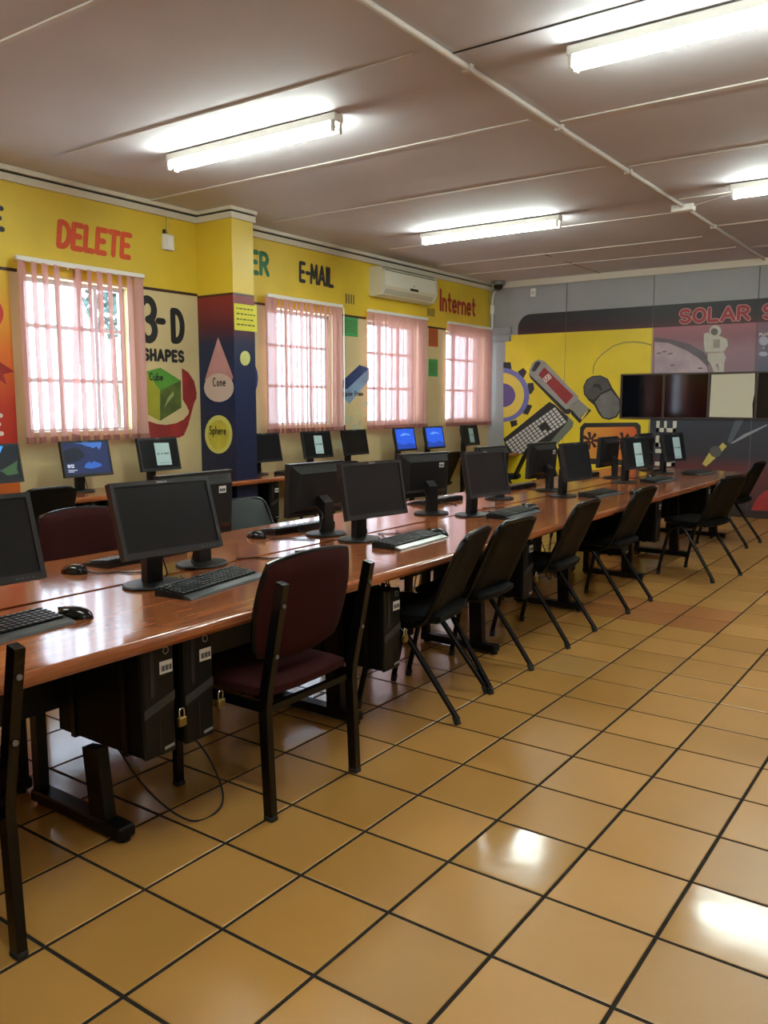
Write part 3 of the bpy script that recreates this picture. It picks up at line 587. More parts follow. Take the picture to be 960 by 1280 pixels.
letters('painted_word', 'SHAPES', 3.20, 1.855, 3.66, .09, .030, PL, 1, M_BLACKP, wall_left, gap=.35)
rib = mat('ribbon_red_paint', '#8f2726', .6, var=.25, scale=5)
paint('painted_ribbon', D['ribbon1'], PL, 1, rib, wall_left); paint('painted_ribbon', D['ribbon2'], PL, 1, rib, wall_left)
paint('painted_cube', D['cube_left'], PL, 1.4, mat('cube_lime_paint', '#9a9a22', .6, var=.15, scale=4), wall_left)
paint('painted_cube', D['cube_top'], PL, 1.5, mat('cube_green_paint', '#4d8a2c', .6, var=.2, scale=5), wall_left)
paint('painted_cube', D['cube_right'], PL, 1.6, mat('cube_dark_green_paint', '#4f5f22', .6, var=.35, scale=6), wall_left)
paint('painted_cube', D['cube_shine'], PL, 2.0, mat('cube_shine_paint', '#8b9a63', .6), wall_left)
letters('painted_word', 'Cube', 3.255, 1.672, 3.405, .062, .012, PL, 2.2, M_BLACKP, wall_left, gap=.25)
paint('painted_disc', D['r_circle'], PL, 1, mat('red_disc_paint', '#c0322a', .6), wall_left)
paint('painted_star', D['star'], PL, 1, mat('star_paint', '#8f2017', .6), wall_left)
letters('painted_word', 'E', 1.70, 1.225, 1.80, .14, .035, PL, 1, mat('white_letter_paint', '#e9e2d6', .6), wall_left)
paint('painted_disc', D['pf_blue'], PL, 1, mat('blue_disc_paint', '#1d3f7d', .5, var=.3, scale=6), wall_left)
paint('painted_prism', D['prism_front'], PL, 1, mat('prism_pale_paint', '#7d9cb8', .6, var=.15, scale=5), wall_left)
paint('painted_prism', D['prism_top'], PL, 1.4, mat('prism_navy_paint', '#223a6a', .6, var=.2, scale=6), wall_left)
letters('painted_word', 'Rectangular Prism', 5.92, 1.555, 6.50, .05, .011, PL, 2, M_BLACKP, wall_left)
for k in range(11): paint('painted_bubble', D['bub%d' % k], PL, 1, mat('bubble_paint_%d' % (k % 2), ('#b9bf9f', '#c9c58f')[k % 2], .6, var=.1), wall_left)
# pier paint
paint('painted_cone', D['cone'], PS, 1, mat('cone_paint', '#b98480', .5, var=.12, scale=5), pier)
paint('painted_cone', D['cone_base'], PS, 1.4, mat('cone_base_paint', '#c9b3a4', .5), pier)
paint('painted_sphere', D['sphere'], PS, 1, mat('sphere_rim_paint', '#c9c566', .5), pier)
paint('painted_sphere', D['sphere_in'], PS, 1.4, mat('sphere_paint', '#bdb23a', .5, var=.15, scale=8), pier)
letters('painted_word', 'Cone', -4.11, 1.625, -3.945, .075, .012, PS, 2, M_BLACKP, pier, gap=.3)
letters('painted_word', 'Sphere', -4.175, 1.165, -3.955, .075, .012, PS, 2, M_BLACKP, pier, gap=.3)
paint('painted_moon', D['pf_circle'], PF, 1, mat('moon_paint', '#cfd07e', .5), pier)

# ------------------------------------------------------------------ far wall mural
mural = lambda n, p, l, m: paint(n, p, PB, l, m, wall_back)
M_YM = mat('mural_yellow', '#e2c722', .42, var=.08, scale=2)
G().bb(-4.02, -1.80, YB - .012, YB, .085, 2.385).bb(-3.925, -1.80, YB - .012, YB, 2.385, 2.475).build('mural_panel', M_YM, wall_back)
band = [(-1.80, 2.475), (XR, 2.475), (XR, 2.775), (-3.62, 2.765)] + arc(-3.62, 2.565, .2, .2, 90, 180, 8) + [(-3.82, 2.475)]
G().prism(band, 0, .010, PB).build('mural_band', ramp_mat('band_paint', 2, [(2.47, '#4a1c1c'), (2.56, '#301a1c'), (2.68, '#232326'), (2.80, '#262628')], .5, .05), wall_back)
G().bb(-1.80, -.48, YB - .010, YB, 1.86, 2.475).build('mural_panel', ramp_mat('space_paint', 2, [(1.8, '#846a72'), (2.1, '#94707a'), (2.3, '#8a5d66'), (2.48, '#a0646c')], .5, .35), wall_back)
G().bb(-.478, XR, YB - .010, YB, 1.86, 2.475).build('mural_panel', ramp_mat('space_paint_b', 2, [(1.8, '#4a5268'), (2.15, '#6c6170'), (2.48, '#7a5a66')], .5, .3), wall_back)
G().bb(-1.79, XR, YB - .010, YB, .085, 1.27).build('mural_panel', ramp_mat('night_paint', 2, [(.05, '#23242a'), (.35, '#4c1f1f'), (.60, '#5c2222'), (.78, '#2c2730'), (1.3, '#262c38')], .5, .2), wall_back)
for x in (-3.06, -1.81, -.49): G().bb(x - .0025, x + .0025, YB - .0135, YB, .085, 3.17).build('panel_joint', mat('joint_paint', '#6d6a5e', .7), wall_back)
G().bb(XW, -3.92, YB - .045, YB, 2.49, 2.60, .006).bb(XW, -3.95, YB - .025, YB, 2.39, 2.47, .004).build('ledge', mat('grey_ledge_paint', '#8f9193', .6), wall_back)
o = 12.0
M_PUR = mat('gear_purple', '#6a6aa8', .5, var=.1); M_BLK = mat('mural_black', '#22201f', .5); M_GOLD = mat('gear_gold', '#dcc04a', .5)
for k in range(5): mural('painted_gear_tooth', D['gear_tooth%d' % k], o, M_BLK)
mural('painted_gear', D['gear_ring'], o + .5, M_PUR); mural('painted_gear', D['gear_gold'], o + 1, M_GOLD); mural('painted_gear', D['gear_hub'], o + 1.5, mat('gear_hub_paint', '#5b4a80', .5))
mural('painted_keyboard', D['kb_side'], o, mat('kb_side_paint', '#6b7160', .5)); mural('painted_keyboard', D['kb_body'], o + .5, M_BLK)
g = G(); O = D['kb_axes'][0]; U = (D['kb_axes'][1][0] - O[0], D['kb_axes'][1][1] - O[1]); V = (D['kb_axes'][2][0] - D['kb_axes'][1][0], D['kb_axes'][2][1] - D['kb_axes'][1][1])
for r_ in range(6):
    for c_ in range(15):
        u0, u1, v0, v1 = (c_ + .1) / 15, (c_ + .86) / 15, (r_ + .08) / 6, (r_ + .84) / 6
        if (r_ in (2, 3) and 9 <= c_ <= 10) or (r_ == 4 and c_ == 10): continue
        if r_ == 5 and 3 < c_ < 8: u1 = (c_ + 1.02) / 15
        g.flat([(O[0] + U[0] * a + V[0] * b, O[1] + U[1] * a + V[1] * b) for a, b in ((u0, v0), (u1, v0), (u1, v1), (u0, v1))], .0012 * (o + 1), PB)
g.build('painted_keys', mat('key_paint', '#c9c8c0', .5), wall_back, smooth='keep')
mural('painted_usb_stick', D['usb_dark'], o + .5, M_BLK); mural('painted_usb_stick', D['usb_plug_dark'], o + .6, M_BLK)
mural('painted_usb_stick', D['usb_body'], o + 1, mat('usb_grey', '#97938b', .5, var=.1)); mural('painted_usb_stick', D['usb_cap'], o + 1.5, M_BLK)
mural('painted_usb_stick', D['usb_red'], o + 1.5, mat('usb_red', '#932a28', .5, var=.15, scale=6)); mural('painted_usb_stick', D['usb_plug'], o + 1, mat('usb_plug_paint', '#8c8a80', .5)); mural('painted_usb_stick', D['usb_slot'], o + 1.5, M_GOLD)
G().strokes(text_lines('USB', -3.345, 1.768, -3.235, .075, rot=R(38)), .012, .0012 * (o + 2), PB).build('painted_word', mat('white_letter_paint', '#e9e2d6', .6), wall_back, smooth='keep')
mural('painted_mouse', D['mouse_dark'], o, M_BLK); mural('painted_mouse', D['mouse_top'], o + .5, mat('mouse_top_paint', '#4a4744', .5, var=.2, scale=6)); mural('painted_mouse', D['mouse_low'], o + .6, mat('mouse_low_paint', '#6d6a66', .5, var=.2, scale=8)); mural('painted_mouse', D['mouse_wheel'], o + 1, M_BLK)
G().strokes([D['mouse_cord']], .014, .0012 * (o + .4), PB).build('painted_cord', mat('cord_paint', '#8a7a48', .5), wall_back, smooth='keep')
ms = [(x, .6 if z < .85 else z) for x, z in D['mon_frame']]; mural('painted_screen_frame', ms, o, M_BLK)
ms = [(x, .68 if z < .85 else z) for x, z in D['mon_screen']]
G().prism(ms, .0002, .0012 * (o + .5), PB).build('painted_screen', ramp_mat('screen_paint', 0, [(-2.8, '#d99a3a'), (-2.3, '#d9832c'), (-1.95, '#c84c22')], .5, .3), wall_back)
for cx, cz in D['flower']:
    g = G()
    for k in range(7):
        a = k * 2 * math.pi / 7
        g.flat([(cx + .02 * math.cos(a - .7), cz + .02 * math.sin(a - .7)), (cx + .12 * math.cos(a - .2), cz + .12 * math.sin(a - .2)), (cx + .13 * math.cos(a + .2), cz + .13 * math.sin(a + .2)), (cx + .02 * math.cos(a + .7), cz + .02 * math.sin(a + .7))], .0012 * (o + 1), PB)
    g.build('painted_flower', mat('flower_paint', '#3a1218', .5), wall_back, smooth='keep')
mural('painted_moon', D['moon_band'], 9.2, mat('moon_band_paint', '#5c5358', .5, var=.15)); mural('painted_moon', D['moon'], 9.6, mat('moon_ground_paint', '#a8959a', .5, var=.18, scale=6))
for x, z in D['craters']: mural('painted_crater', circle(x, z, .035, 10, .010), 10, mat('crater_paint', '#5f5258', .5))
M_AST = mat('astronaut_white', '#b9b4a6', .5, var=.1, scale=14)
mural('painted_astronaut', D['torso'], 10.4, M_AST); mural('painted_astronaut', D['astro_legs'], 10.4, M_AST); mural('painted_astronaut', D['helmet'], 10.8, M_AST)
mural('painted_astronaut', D['visor'], 11.2, mat('visor_paint', '#55524c', .4)); mural('painted_astronaut', D['pack'], 11.0, mat('pack_paint', '#8c887c', .5, var=.2, scale=30))
tl = text_lines('SOLAR SYSTEM', -1.44, 2.525, .60, .155, gap=.26)
G().strokes(tl, .058, .0012 * 9, PB).build('painted_word', mat('pink_outline_paint', '#c9938e', .5), wall_back, smooth='keep')
G().strokes(tl, .040, .0012 * 9.5, PB).build('painted_word', mat('solar_red_paint', '#962a30', .5), wall_back, smooth='keep')
M_WL = mat('white_letter_paint', '#e9e2d6', .6)
G().strokes(text_lines('PLUTO', -.45, 2.31, -.31, .028), .006, .0012 * 9.2, PB).build('painted_word', M_WL, wall_back, smooth='keep')
for k in ('planet', 'dot', 'planet2'): mural('painted_planet', D[k], 9.2, mat('planet_paint', '#a8a6b8', .5))
# LIFE, written upwards
g = G(); x0, x1 = -1.705, -1.43; th = .055
def lb(a, b, c, d): g.flat([(a, c), (b, c), (b, d), (a, d)], .0012 * 9.4, PB)
z = 1.075; lb(x0, x1, z, z + .055)
for q, w in ((0, .045), (.105, .035), (.222, .052)): lb(x0 + q, x0 + q + w, z, z + .15)
z = .875; lb(x0, x1, z, z + .055)
for q, w in ((0, .045), (.105, .035)): lb(x0 + q, x0 + q + w, z, z + .15)
lb(x0, x1, .79, .845); z = .615; lb(x0, x1, z, z + .055); lb(x1 - .05, x1, z, z + .15)
g.build('painted_word', mat('life_letter_paint', '#c9c4b6', .5), wall_back, smooth='keep')
mural('painted_torch_beam', D['beam'], 9.0, mat('beam_paint', '#4f545c', .5)); mural('painted_torch_beam', D['streak'], 9.3, mat('streak_paint', '#8d9096', .5))
mural('painted_torch', D['torch_handle'], 9.4, mat('torch_yellow', '#b9a850', .5)); mural('painted_torch', D['torch_head'], 9.4, mat('torch_yellow', '#b9a850', .5)); mural('painted_torch', D['torch_ring'], 10, mat('torch_ring_paint', '#54524e', .5))
mural('painted_planet', [(x, max(z, .09)) for x, z in circle(-.02, .02, .42, 28) if z > .02], 9.4, mat('red_planet_paint', '#a02a24', .5, var=.15))

# ------------------------------------------------------------------ fluorescent lights on the ceiling
M_TUBE = emis('lit_tube', '#f0fff8', TUBE)
def make_light(label, x0, x1, y):
    root = thing('fluorescent_light', label, 'light', ((x0 + x1) / 2, y, H - .01)); hw = (x1 - x0) / 2
    G().bb(-hw, hw, -.045, .045, -.055, -.002, .006).build('housing', M_WHITE, root)
    for s in (-1, 1):
        for t in (-1, 1):
            G().bb(s * hw - .014 * s, s * hw - .036 * s, t * .034 - .016, t * .034 + .016, -.115, -.05, .004).build('lamp_holder', M_WHITE, root)
    for t in (-1, 1):
        G().tube([(-hw + .03, t * .034, -.092), (hw - .03, t * .034, -.092)], .0145, 12).build('tube', M_TUBE, root, smooth=True)
    return root
make_light('twin tube fluorescent light nearest on the left above the lettering', -3.02, -1.45, 2.47)
make_light('twin tube fluorescent light nearest right of the conduit, cut by the frame edge', .10, 1.67, 2.40)
make_light('twin tube fluorescent light farther left near the air conditioner', -3.08, -1.50, 5.94)
make_light('twin tube fluorescent light farther right beyond the junction box', .10, 1.67, 5.72)
make_light('twin tube fluorescent light behind the camera on the left side', -3.02, -1.45, -1.05)
make_light('twin tube fluorescent light behind the camera on the right side', .10, 1.67, -1.05)
# conduit down the ceiling with its junction box
c = thing('ceiling_conduit', 'white conduit running along the middle of the ceiling', 'conduit', (PX, 2, H))
G().tube([(0, -6.6, -.018), (.008, -1, -.018), (0, 1.57, -.018), (.006, 4.2, -.018), (0, YB - 2.03, -.018)], .0165, 10).build('pipe', M_STRIP, c, smooth=True)
for y in (-1.2, .31, 1.5, 2.8, 5.3): G().bb(-.028, .028, y - .02, y + .02, -.040, 0, .004).build('saddle_clip', M_STRIP, c)
j = G().box((0, 4.25, -.03), (.20, .09, .06), .006).build('junction_box', M_WHITE, c)
G().tube([(.08, 4.25, -.02), (.5, 4.0, -.012)], .008, 6).build('branch_pipe', M_STRIP, c)

# ------------------------------------------------------------------ fittings on the walls
M_AC = mat('ac_plastic', '#cfc9b2', .4)
ac = thing('air_conditioner', 'cream split air conditioner above the third blind', 'air conditioner', (XW, 7.25, 2.76))
prof = [(0, .02), (0, .34), (.17, .34), (.205, .31), (.215, .12), (.16, .02), (.05, 0)]
G().prism(prof, -.60, .60, lambda u, v, d: (u, d, v)).build('body', M_AC, ac)
for s in (-1, 1): G().prism([(0, .015), (0, .345), (.172, .345), (.21, .313), (.22, .12), (.162, .012), (.05, -.004)], s * .585, s * .615, lambda u, v, d: (u, d, v)).build('end_cap', M_AC, ac)
G().prism([(.2065, .30), (.2095, .30), (.2165, .13), (.2135, .13)], -.56, .56, lambda u, v, d: (u, d, v)).build('front_panel', mat('ac_front', '#d6d1bd', .35), ac)
G().bb(.204, .212, -.56, .56, .302, .308).build('panel_gap', M_DARK, ac)
G().bb(.212, .2185, -.03, .16, .112, .142, .003).build('display', mat('ac_display', '#1a1816', .2), ac)
G().bb(.212, .219, .05, .066, .165, .178).build('indicator', M_DARK, ac)
G().prism([(.196, .085), (.20, .085), (.165, .03), (.16, .03)], -.54, .54, lambda u, v, d: (u + .004, d, v)).build('louvre', mat('ac_louvre', '#b3ac94', .5), ac)
G().bb(.0, .20, -.56, .56, .341, .346).build('top_grille', mat('ac_grille', '#8f8a78', .6), ac)
def vent(label, y0, y1, z0, z1):
    v = thing('air_vent', label, 'vent', (XW, (y0 + y1) / 2, z0)); w = (y1 - y0) / 2; h = z1 - z0
    G().bb(0, .004, -w, w, 0, h).build('plate', mat('vent_yellow', '#c7a83a', .6), v)
    for k in range(4):
        yy = -w + .02 + (2 * w - .04) * k / 3
        G().bb(.0035, .006, yy - .008, yy + .008, .008, h - .008).build('slot', M_DARK, v)
vent('small slotted air vent right of the black lettering', 6.16, 6.34, 2.625, 2.75)
vent('small slotted air vent under the air conditioner right end', 7.95, 8.14, 2.63, 2.745)
s = thing('switch_box', 'white switch box with conduit between orange lettering and pier', 'switch', (XW, 3.50, 2.855))
G().bb(0, .045, -.06, .06, 0, .14, .006).build('box', M_WHITE, s); G().bb(.045, .050, -.02, .035, .02, .12, .002).build('rocker', mat('rocker_white', '#f0eee8', .3), s)
G().tube([(.012, .01, .14), (.012, .01, .30)], .012, 8).build('conduit', mat('painted_conduit', '#cbb04a', .5), s); G().tube([(.012, -.03, .14), (.012, -.03, .18)], .014, 8).build('gland', M_DARK, s)
s = thing('corner_conduit', 'white conduit with isolator box in the far corner', 'conduit', (XW + .06, YB - .03, 2.60))
G().tube([(0, 0, 0), (0, 0, .42), (.03, -.02, .50), (.07, -.05, .52)], .014, 8).build('pipe', M_WHITE, s, smooth=True); G().bb(-.03, .03, -.02, .02, .20, .33, .006).build('isolator', M_WHITE, s)
s = thing('security_camera', 'grey dome security camera in the far ceiling corner', 'camera', (XW + .22, YB - .16, H - .002))
G().lathe([(.10, 0), (.105, -.02), (.10, -.05), (.085, -.06)], 20).build('base', mat('dome_grey', '#77756f', .4), s, smooth=True)
G().lathe([(.075, -.055), (.07, -.09), (.05, -.12), (.02, -.135)], 20).build('dome', mat('dome_black', '#15130f', .1), s, smooth=True)
s = thing('wall_box', 'small white box high on the grey far wall', 'box', (-3.58, YB, 3.01)); G().bb(-.04, .04, -.03, 0, 0, .12, .005).build('case', M_WHITE, s); G().bb(-.02, .02, -.033, -.03, .03, .08).build('cover', M_STRIP, s)
def notice(label, f, u0, u1, z0, z1, m, rows, tw=.0035, d=.004, loc=None):
    cu, cz = (u0 + u1) / 2, z0
    o_ = Vector(f(cu, cz, 0)); r_ = thing('notice_sheet', label, 'notice', o_)
    F = lambda u, v, dd: Vector(f(u, v, dd)) - o_
    G().prism([(u0, z0), (u1, z0), (u1, z1), (u0, z1)], d, d + .001, F).build('sheet', m, r_)
    g = G(); rr = random.Random(int(u0 * 1000)); h = (z1 - z0)
    for k in range(rows):
        zz = z1 - h * (.2 + .6 * k / max(1, rows - 1)); x = u0 + .1 * (u1 - u0)
        while x < u1 - .14 * (u1 - u0):
            l = rr.uniform(.02, .05); g.flat([(x, zz), (min(x + l, u1 - .02), zz), (min(x + l, u1 - .02), zz + h * .05), (x, zz + h * .05)], d + .0014, F); x += l + .012
    g.build('print', mat('notice_ink', '#5a5a30', .7), r_, smooth='keep')['kind'] = 'stuff'
    return r_
notice('yellow printed sheet taped to the pier', PF, 3.865, 4.165, 2.14, 2.385, mat('yellow_paper', '#d8d03a', .6), 4)
notice('green printed sheet between the pier window and the third blind', PL, 6.11, 6.40, 2.255, 2.475, mat('green_paper', '#3f9a55', .6), 6)
notice('orange printed sheet left of the corner blind', PL, 7.99, 8.23, 2.235, 2.475, mat('orange_paper', '#c2552a', .6), 6)
notice('green printed sheet under the orange sheet', PL, 7.99, 8.23, 1.83, 2.065, mat('green_paper', '#3f9a55', .6), 6)
# glazed notice board on the mural
nb = thing('notice_board', 'long dark glazed notice board with brown frames across the mural', 'notice board', (-2.21, YB - .012, 1.255))
M_WOOD = mat('board_frame_wood', '#3a241a', .45); W_ = .585; NP = 7
G().bb(0, W_ * NP + .02, -.03, .0, 0, .02).bb(0, W_ * NP + .02, -.03, 0, .59, .61).build('frame', M_WOOD, nb)
for k in range(NP + 1): G().bb(k * W_ - .004, k * W_ + .024, -.034, 0, 0, .61).build('stile', M_WOOD, nb)
for k in range(NP): G().bb(k * W_ + .024, k * W_ + W_ - .004, -.022, -.002, .02, .59).build('glass_panel', mat('dark_glass', '#0b0c0f', .06), nb)
p = G(); F = lambda u, v, d: (u, d, v)
p.prism([(W_ * 2 + .03, .03), (W_ * 3 - .02, .025), (W_ * 3 - .03, .2), (W_ * 3 - .012, .33), (W_ * 3 - .018, .585), (W_ * 2 + .035, .58)], -.025, -.0225, F)
p.build('paper', mat('cream_paper', '#cfc8b0', .7), nb)

# ------------------------------------------------------------------ desks
def wood_mat():
    m = bpy.data.materials.new('cherry_laminate'); m.use_nodes = True
    nt = m.node_tree; b = nt.nodes['Principled BSDF']; L = nt.links.new
    tc = nt.nodes.new('ShaderNodeTexCoord'); mp = nt.nodes.new('ShaderNodeMapping'); mp.inputs['Scale'].default_value = (14, 1.2, 14); L(tc.outputs['Object'], mp.inputs[0])
    n = nt.nodes.new('ShaderNodeTexNoise'); n.inputs['Scale'].default_value = 2.0; n.inputs['Detail'].default_value = 6; n.inputs['Distortion'].default_value = .6; L(mp.outputs[0], n.inputs['Vector'])
    r = nt.nodes.new('ShaderNodeValToRGB'); r.color_ramp.elements[0].position = .3; r.color_ramp.elements[1].position = .72
    r.color_ramp.elements[0].color = lin('#7e4526'); r.color_ramp.elements[1].color = lin('#9c5c36'); L(n.outputs[0], r.inputs[0]); L(r.outputs[0], b.inputs['Base Color'])
    b.inputs['Roughness'].default_value = .13; b.inputs['Specular IOR Level'].default_value = .55
    return m
M_DESK = wood_mat()
M_MET = mat('black_metal', '#090909', .42, spec=.25)
M_PLA = mat('black_plastic', '#131314', .45, spec=.35)
DZ = .73
def desk_top(g, x0, x1, y0, y1, side):
    """side +1: rounded front edge towards +x"""
    t = .042; xf, xb = (x1, x0) if side > 0 else (x0, x1); s = side
    prof = [(xb, DZ - .028), (xb, DZ)] + [(xf - s * (.018 - .018 * math.sin(R(a))), DZ - .018 + .018 * math.cos(R(a))) for a in range(0, 91, 9)] + [(xf, DZ - .030), (xf - s * .006, DZ - t), (xf - s * .03, DZ - t), (xf - s * .035, DZ - .028)]
    g.prism(prof, y0, y1, lambda u, v, d: (u, d, v))
def make_desk(label, y0, y1, legs, x0, x1, side, group):
    xc = (x0 + x1) / 2; root = thing('computer_desk', label, 'desk', (xc, (y0 + y1) / 2, 0), 0, group)
    yc = (y0 + y1) / 2
    g = G(); desk_top(g, x0 - xc, x1 - xc, y0 - yc + .0015, y1 - yc - .0015, side); g.build('top', M_DESK, root)
    hw = (x1 - x0) / 2; s = side
    for y in legs:
        yy = y - yc
        g = G(); g.bb(s * (hw - .17), s * (-hw + .03), yy - .035, yy + .035, .012, .055, .006)
        zt = .295 if (side > 0 and abs(y + .195) < .03) else DZ - .03      # this leg carries a computer cradle
        g.tube([(s * (hw - .30), yy, .05), (s * (hw - .315), yy, .05 + (zt - .05) * .5), (s * (hw - .33), yy, zt)], 0, sq=(.022, .042))
        g.box((s * (-hw + .05), yy, .37), (.04, .04, .66)); g.box((0, yy, DZ - .045), (2 * hw - .18, .05, .03))
        for q in (hw - .19, -hw + .06): g.lathe([(.022, 0), (.022, .012)], 10, Matrix.Translation((s * q, yy, 0)))
        g.build('leg', M_MET, root)
    ya, yb = min(legs) - yc, max(legs) - yc
    if yb - ya > .3: G().bb(s * (-hw + .10), s * (-hw + .118), ya, yb, .36, DZ - .03).build('modesty_panel', mat('modesty_grey', '#151314', .5), root)
    G().box((s * (-hw + .22), 0, DZ - .06), (.05, (y1 - y0) - .2, .04)).build('beam', M_MET, root)
    return root
FX0, FX1, BX0, BX1 = -.815, -.10, -1.545, -.845
ord_ = ('nearest', 'second', 'third', 'farthest')
SEAM = [(-1.30, 1.30, (-1.26, -.185, 1.095)), (1.30, 3.90, (2.435, 3.70)), (3.90, 6.50, (5.0, 6.30)), (6.50, 7.80, (7.72,))]
for k, (a, b, lg) in enumerate(SEAM):
    make_desk('cherry brown computer desk of the aisle row, %s from the camera' % ord_[k], a, b, lg, FX0, FX1, 1, 'desks of the aisle row')
    make_desk('cherry brown computer desk of the row behind, %s from the camera' % ord_[k], a, b, lg, BX0, BX1, -1, 'desks of the row behind')
WX1 = -3.74
def wall_desk(label, y0, y1, legs, notch=None):
    root = thing('wall_desk', label, 'desk', (XW, (y0 + y1) / 2, 0), 0, 'desks along the window wall'); yc = (y0 + y1) / 2
    g = G()
    if notch:
        desk_top(g, .01, WX1 - XW, y0 - yc, notch[0] - yc, 1); desk_top(g, .49, WX1 - XW, notch[0] - yc, notch[1] - yc, 1); desk_top(g, .01, WX1 - XW, notch[1] - yc, y1 - yc - .002, 1)
    else: desk_top(g, .01, WX1 - XW, y0 - yc + .002, y1 - yc - .002, 1)
    g.build('top', M_DESK, root)
    for y in legs:
        yy = y - yc; g = G(); g.bb(.06, .50, yy - .03, yy + .03, .0, .05, .006); g.bb(.24, .29, yy - .025, yy + .025, .045, DZ - .03); g.bb(.08, .5, yy - .02, yy + .02, DZ - .06, DZ - .028)
        g.build('leg', M_MET, root)
    return root
wall_desk('cherry brown wall desk under the window nearest the camera', -.6, 2.10, (-.4, .8, 1.98))
wall_desk('cherry brown wall desk notched round the pier', 2.10, 4.75, (2.25, 3.45, 4.6), (3.855, 4.145))
wall_desk('cherry brown wall desk below the second and third blind', 4.75, 7.35, (5.9, 7.2))
wall_desk('cherry brown wall desk in the far window corner', 7.35, 9.68, (8.5, 9.5))

# ------------------------------------------------------------------ chairs
M_MAR = mat('maroon_fabric', '#34110f', .9, spec=.15, var=.12, scale=90, bump=.2, bscale=300)
M_BFA = mat('black_vinyl', '#080908', .6, spec=.12, bump=.15, bscale=120)
M_GFA = mat('dark_green_vinyl', '#151b18', .45, spec=.3, bump=.1, bscale=120)
M_CHB = mat('black_lacquer', '#070708', .26, spec=.3)
M_RUB = mat('rubber', '#1a1a1a', .8)
def make_maroon(label, loc, rz, group=None):
    r_ = thing('maroon_chair', label, 'chair', loc, rz, group)
    q = (.0145, .0145)
    for s in (-1, 1):
        y = s * .243
        a = G().tube([(.245, y, .012), (.228, y, .40), (.235, y, .46), (.318, y, .86)], 0, sq=(.0145, .019)).build('rear_leg', M_CHB, r_)
        G().box((.245, y, .009), (.042, .034, .018), .003).build('foot_cap', M_RUB, a)
        a = G().tube([(-.235, y, .012), (-.235, y, .425)], 0, sq=q).build('front_leg', M_CHB, r_)
        G().box((-.235, y, .009), (.036, .036, .018), .003).build('foot_cap', M_RUB, a)
        G().tube([(-.235, y, .405), (.232, y, .405)], 0, sq=(.012, .014)).build('side_rail', M_CHB, r_)
        for z in (.60, .78): G().lathe([(.008, 0), (.008, .005)], 10, Matrix.Translation((.285 + (z - .60) * .2, y, z)) @ Euler((0, R(78), 0)).to_matrix().to_4x4()).build('bolt', mat('bolt_steel', '#77777a', .3, 1.0), r_)
    G().tube([(-.235, -.243, .395), (-.235, .243, .395)], 0, sq=(.012, .012)).build('front_rail', M_CHB, r_)
    G().tube([(.22, -.243, .395), (.22, .243, .395)], 0, sq=(.012, .012)).build('rear_rail', M_CHB, r_)
    g = G(); top, bot = g.pad((-.01, 0, .448), .475, .47, .075, r=.22, sag=.004); g.build('seat', M_MAR, r_, smooth=True)
    g = G(); M = Euler((0, R(-78.5), 0)).to_matrix().to_4x4(); top, bot = g.pad((.212, 0, .735), .50, .395, .055, M=M, r=.50, sag=.018); b = g.build('backrest', M_MAR, r_, smooth=True)
    G().tube([(a + c) / 2 for a, c in zip(top, bot)], .010, 6, closed=True).build('piping', M_CHB, b, smooth=True)
    return r_
make_maroon('maroon fabric chair at the aisle desk, whole in view', (-.228, .445, 0), 0, 'maroon chairs')
make_maroon('maroon fabric chair cut by the left frame edge', (-.270, -.968, 0), R(-1), 'maroon chairs')
make_maroon('maroon fabric chair facing us on the far side of the desks', (-1.52, .70, 0), R(180), 'maroon chairs')
def make_black(label, loc, rz, vinyl, group):
    r_ = thing('stacking_chair', label, 'chair', loc, rz, group); rt = .0140
    for s in (-1, 1):
        y = s * .215
        a = G().tube([(.26, s * .232, .02), (.00, y, .385), (-.03, y, .415), (-.07, y, .425)], rt, 10).build('rear_leg', M_CHB, r_, smooth=True)
        G().tube([(.26, s * .232, 0), (.246, s * .231, .035)], .0165, 10).build('rubber_foot', M_RUB, a, smooth=True)
        a = G().tube([(-.25, s * .225, .02), (-.175, y, .36), (-.15, y, .41), (-.10, y, .428)], rt, 10).build('front_leg', M_CHB, r_, smooth=True)
        G().tube([(-.25, s * .225, 0), (-.243, s * .224, .035)], .0165, 10).build('rubber_foot', M_RUB, a, smooth=True)
    loop = []
    B0, B1 = Vector((.085, 0, .44)), Vector((.275, 0, .865))
    def P(t, y): v = B0.lerp(B1, t); v.y = y; return v
    left = [Vector((-.19, .205, .432)), Vector((.03, .208, .432)), Vector((.075, .21, .45)), P(.12, .212), P(.80, .212), P(.92, .200), P(.98, .165), P(1.0, .12)]
    right = [Vector((v.x, -v.y, v.z)) for v in reversed(left)]
    G().tube(left + [P(1.0, 0)] + right, rt * .95, 10).build('frame', M_CHB, r_, smooth=True)
    G().tube([(-.06, -.215, .42), (-.06, .215, .42)], .010, 8).build('cross_bar', M_CHB, r_, smooth=True)
    g = G(); g.pad((-.035, 0, .465), .425, .42, .065, r=.30, sag=.006); g.build('seat', vinyl, r_, smooth=True)
    d = B1 - B0; ang = math.atan2(d.x, d.z)
    g = G(); g.pad(P(.54, 0) + Vector((-.006, 0, 0)), .418, .43, .040, M=Euler((0, -math.pi / 2 + ang, 0)).to_matrix().to_4x4(), r=.12, sag=-.012); g.build('backrest', vinyl, r_, smooth=True)
    return r_
b0 = make_black('black padded stacking chair next after the maroon one on the aisle side', (-.204, 1.53, 0), R(12.2), M_BFA, 'black chairs on the aisle side')
GA = 'black chairs on the aisle side'
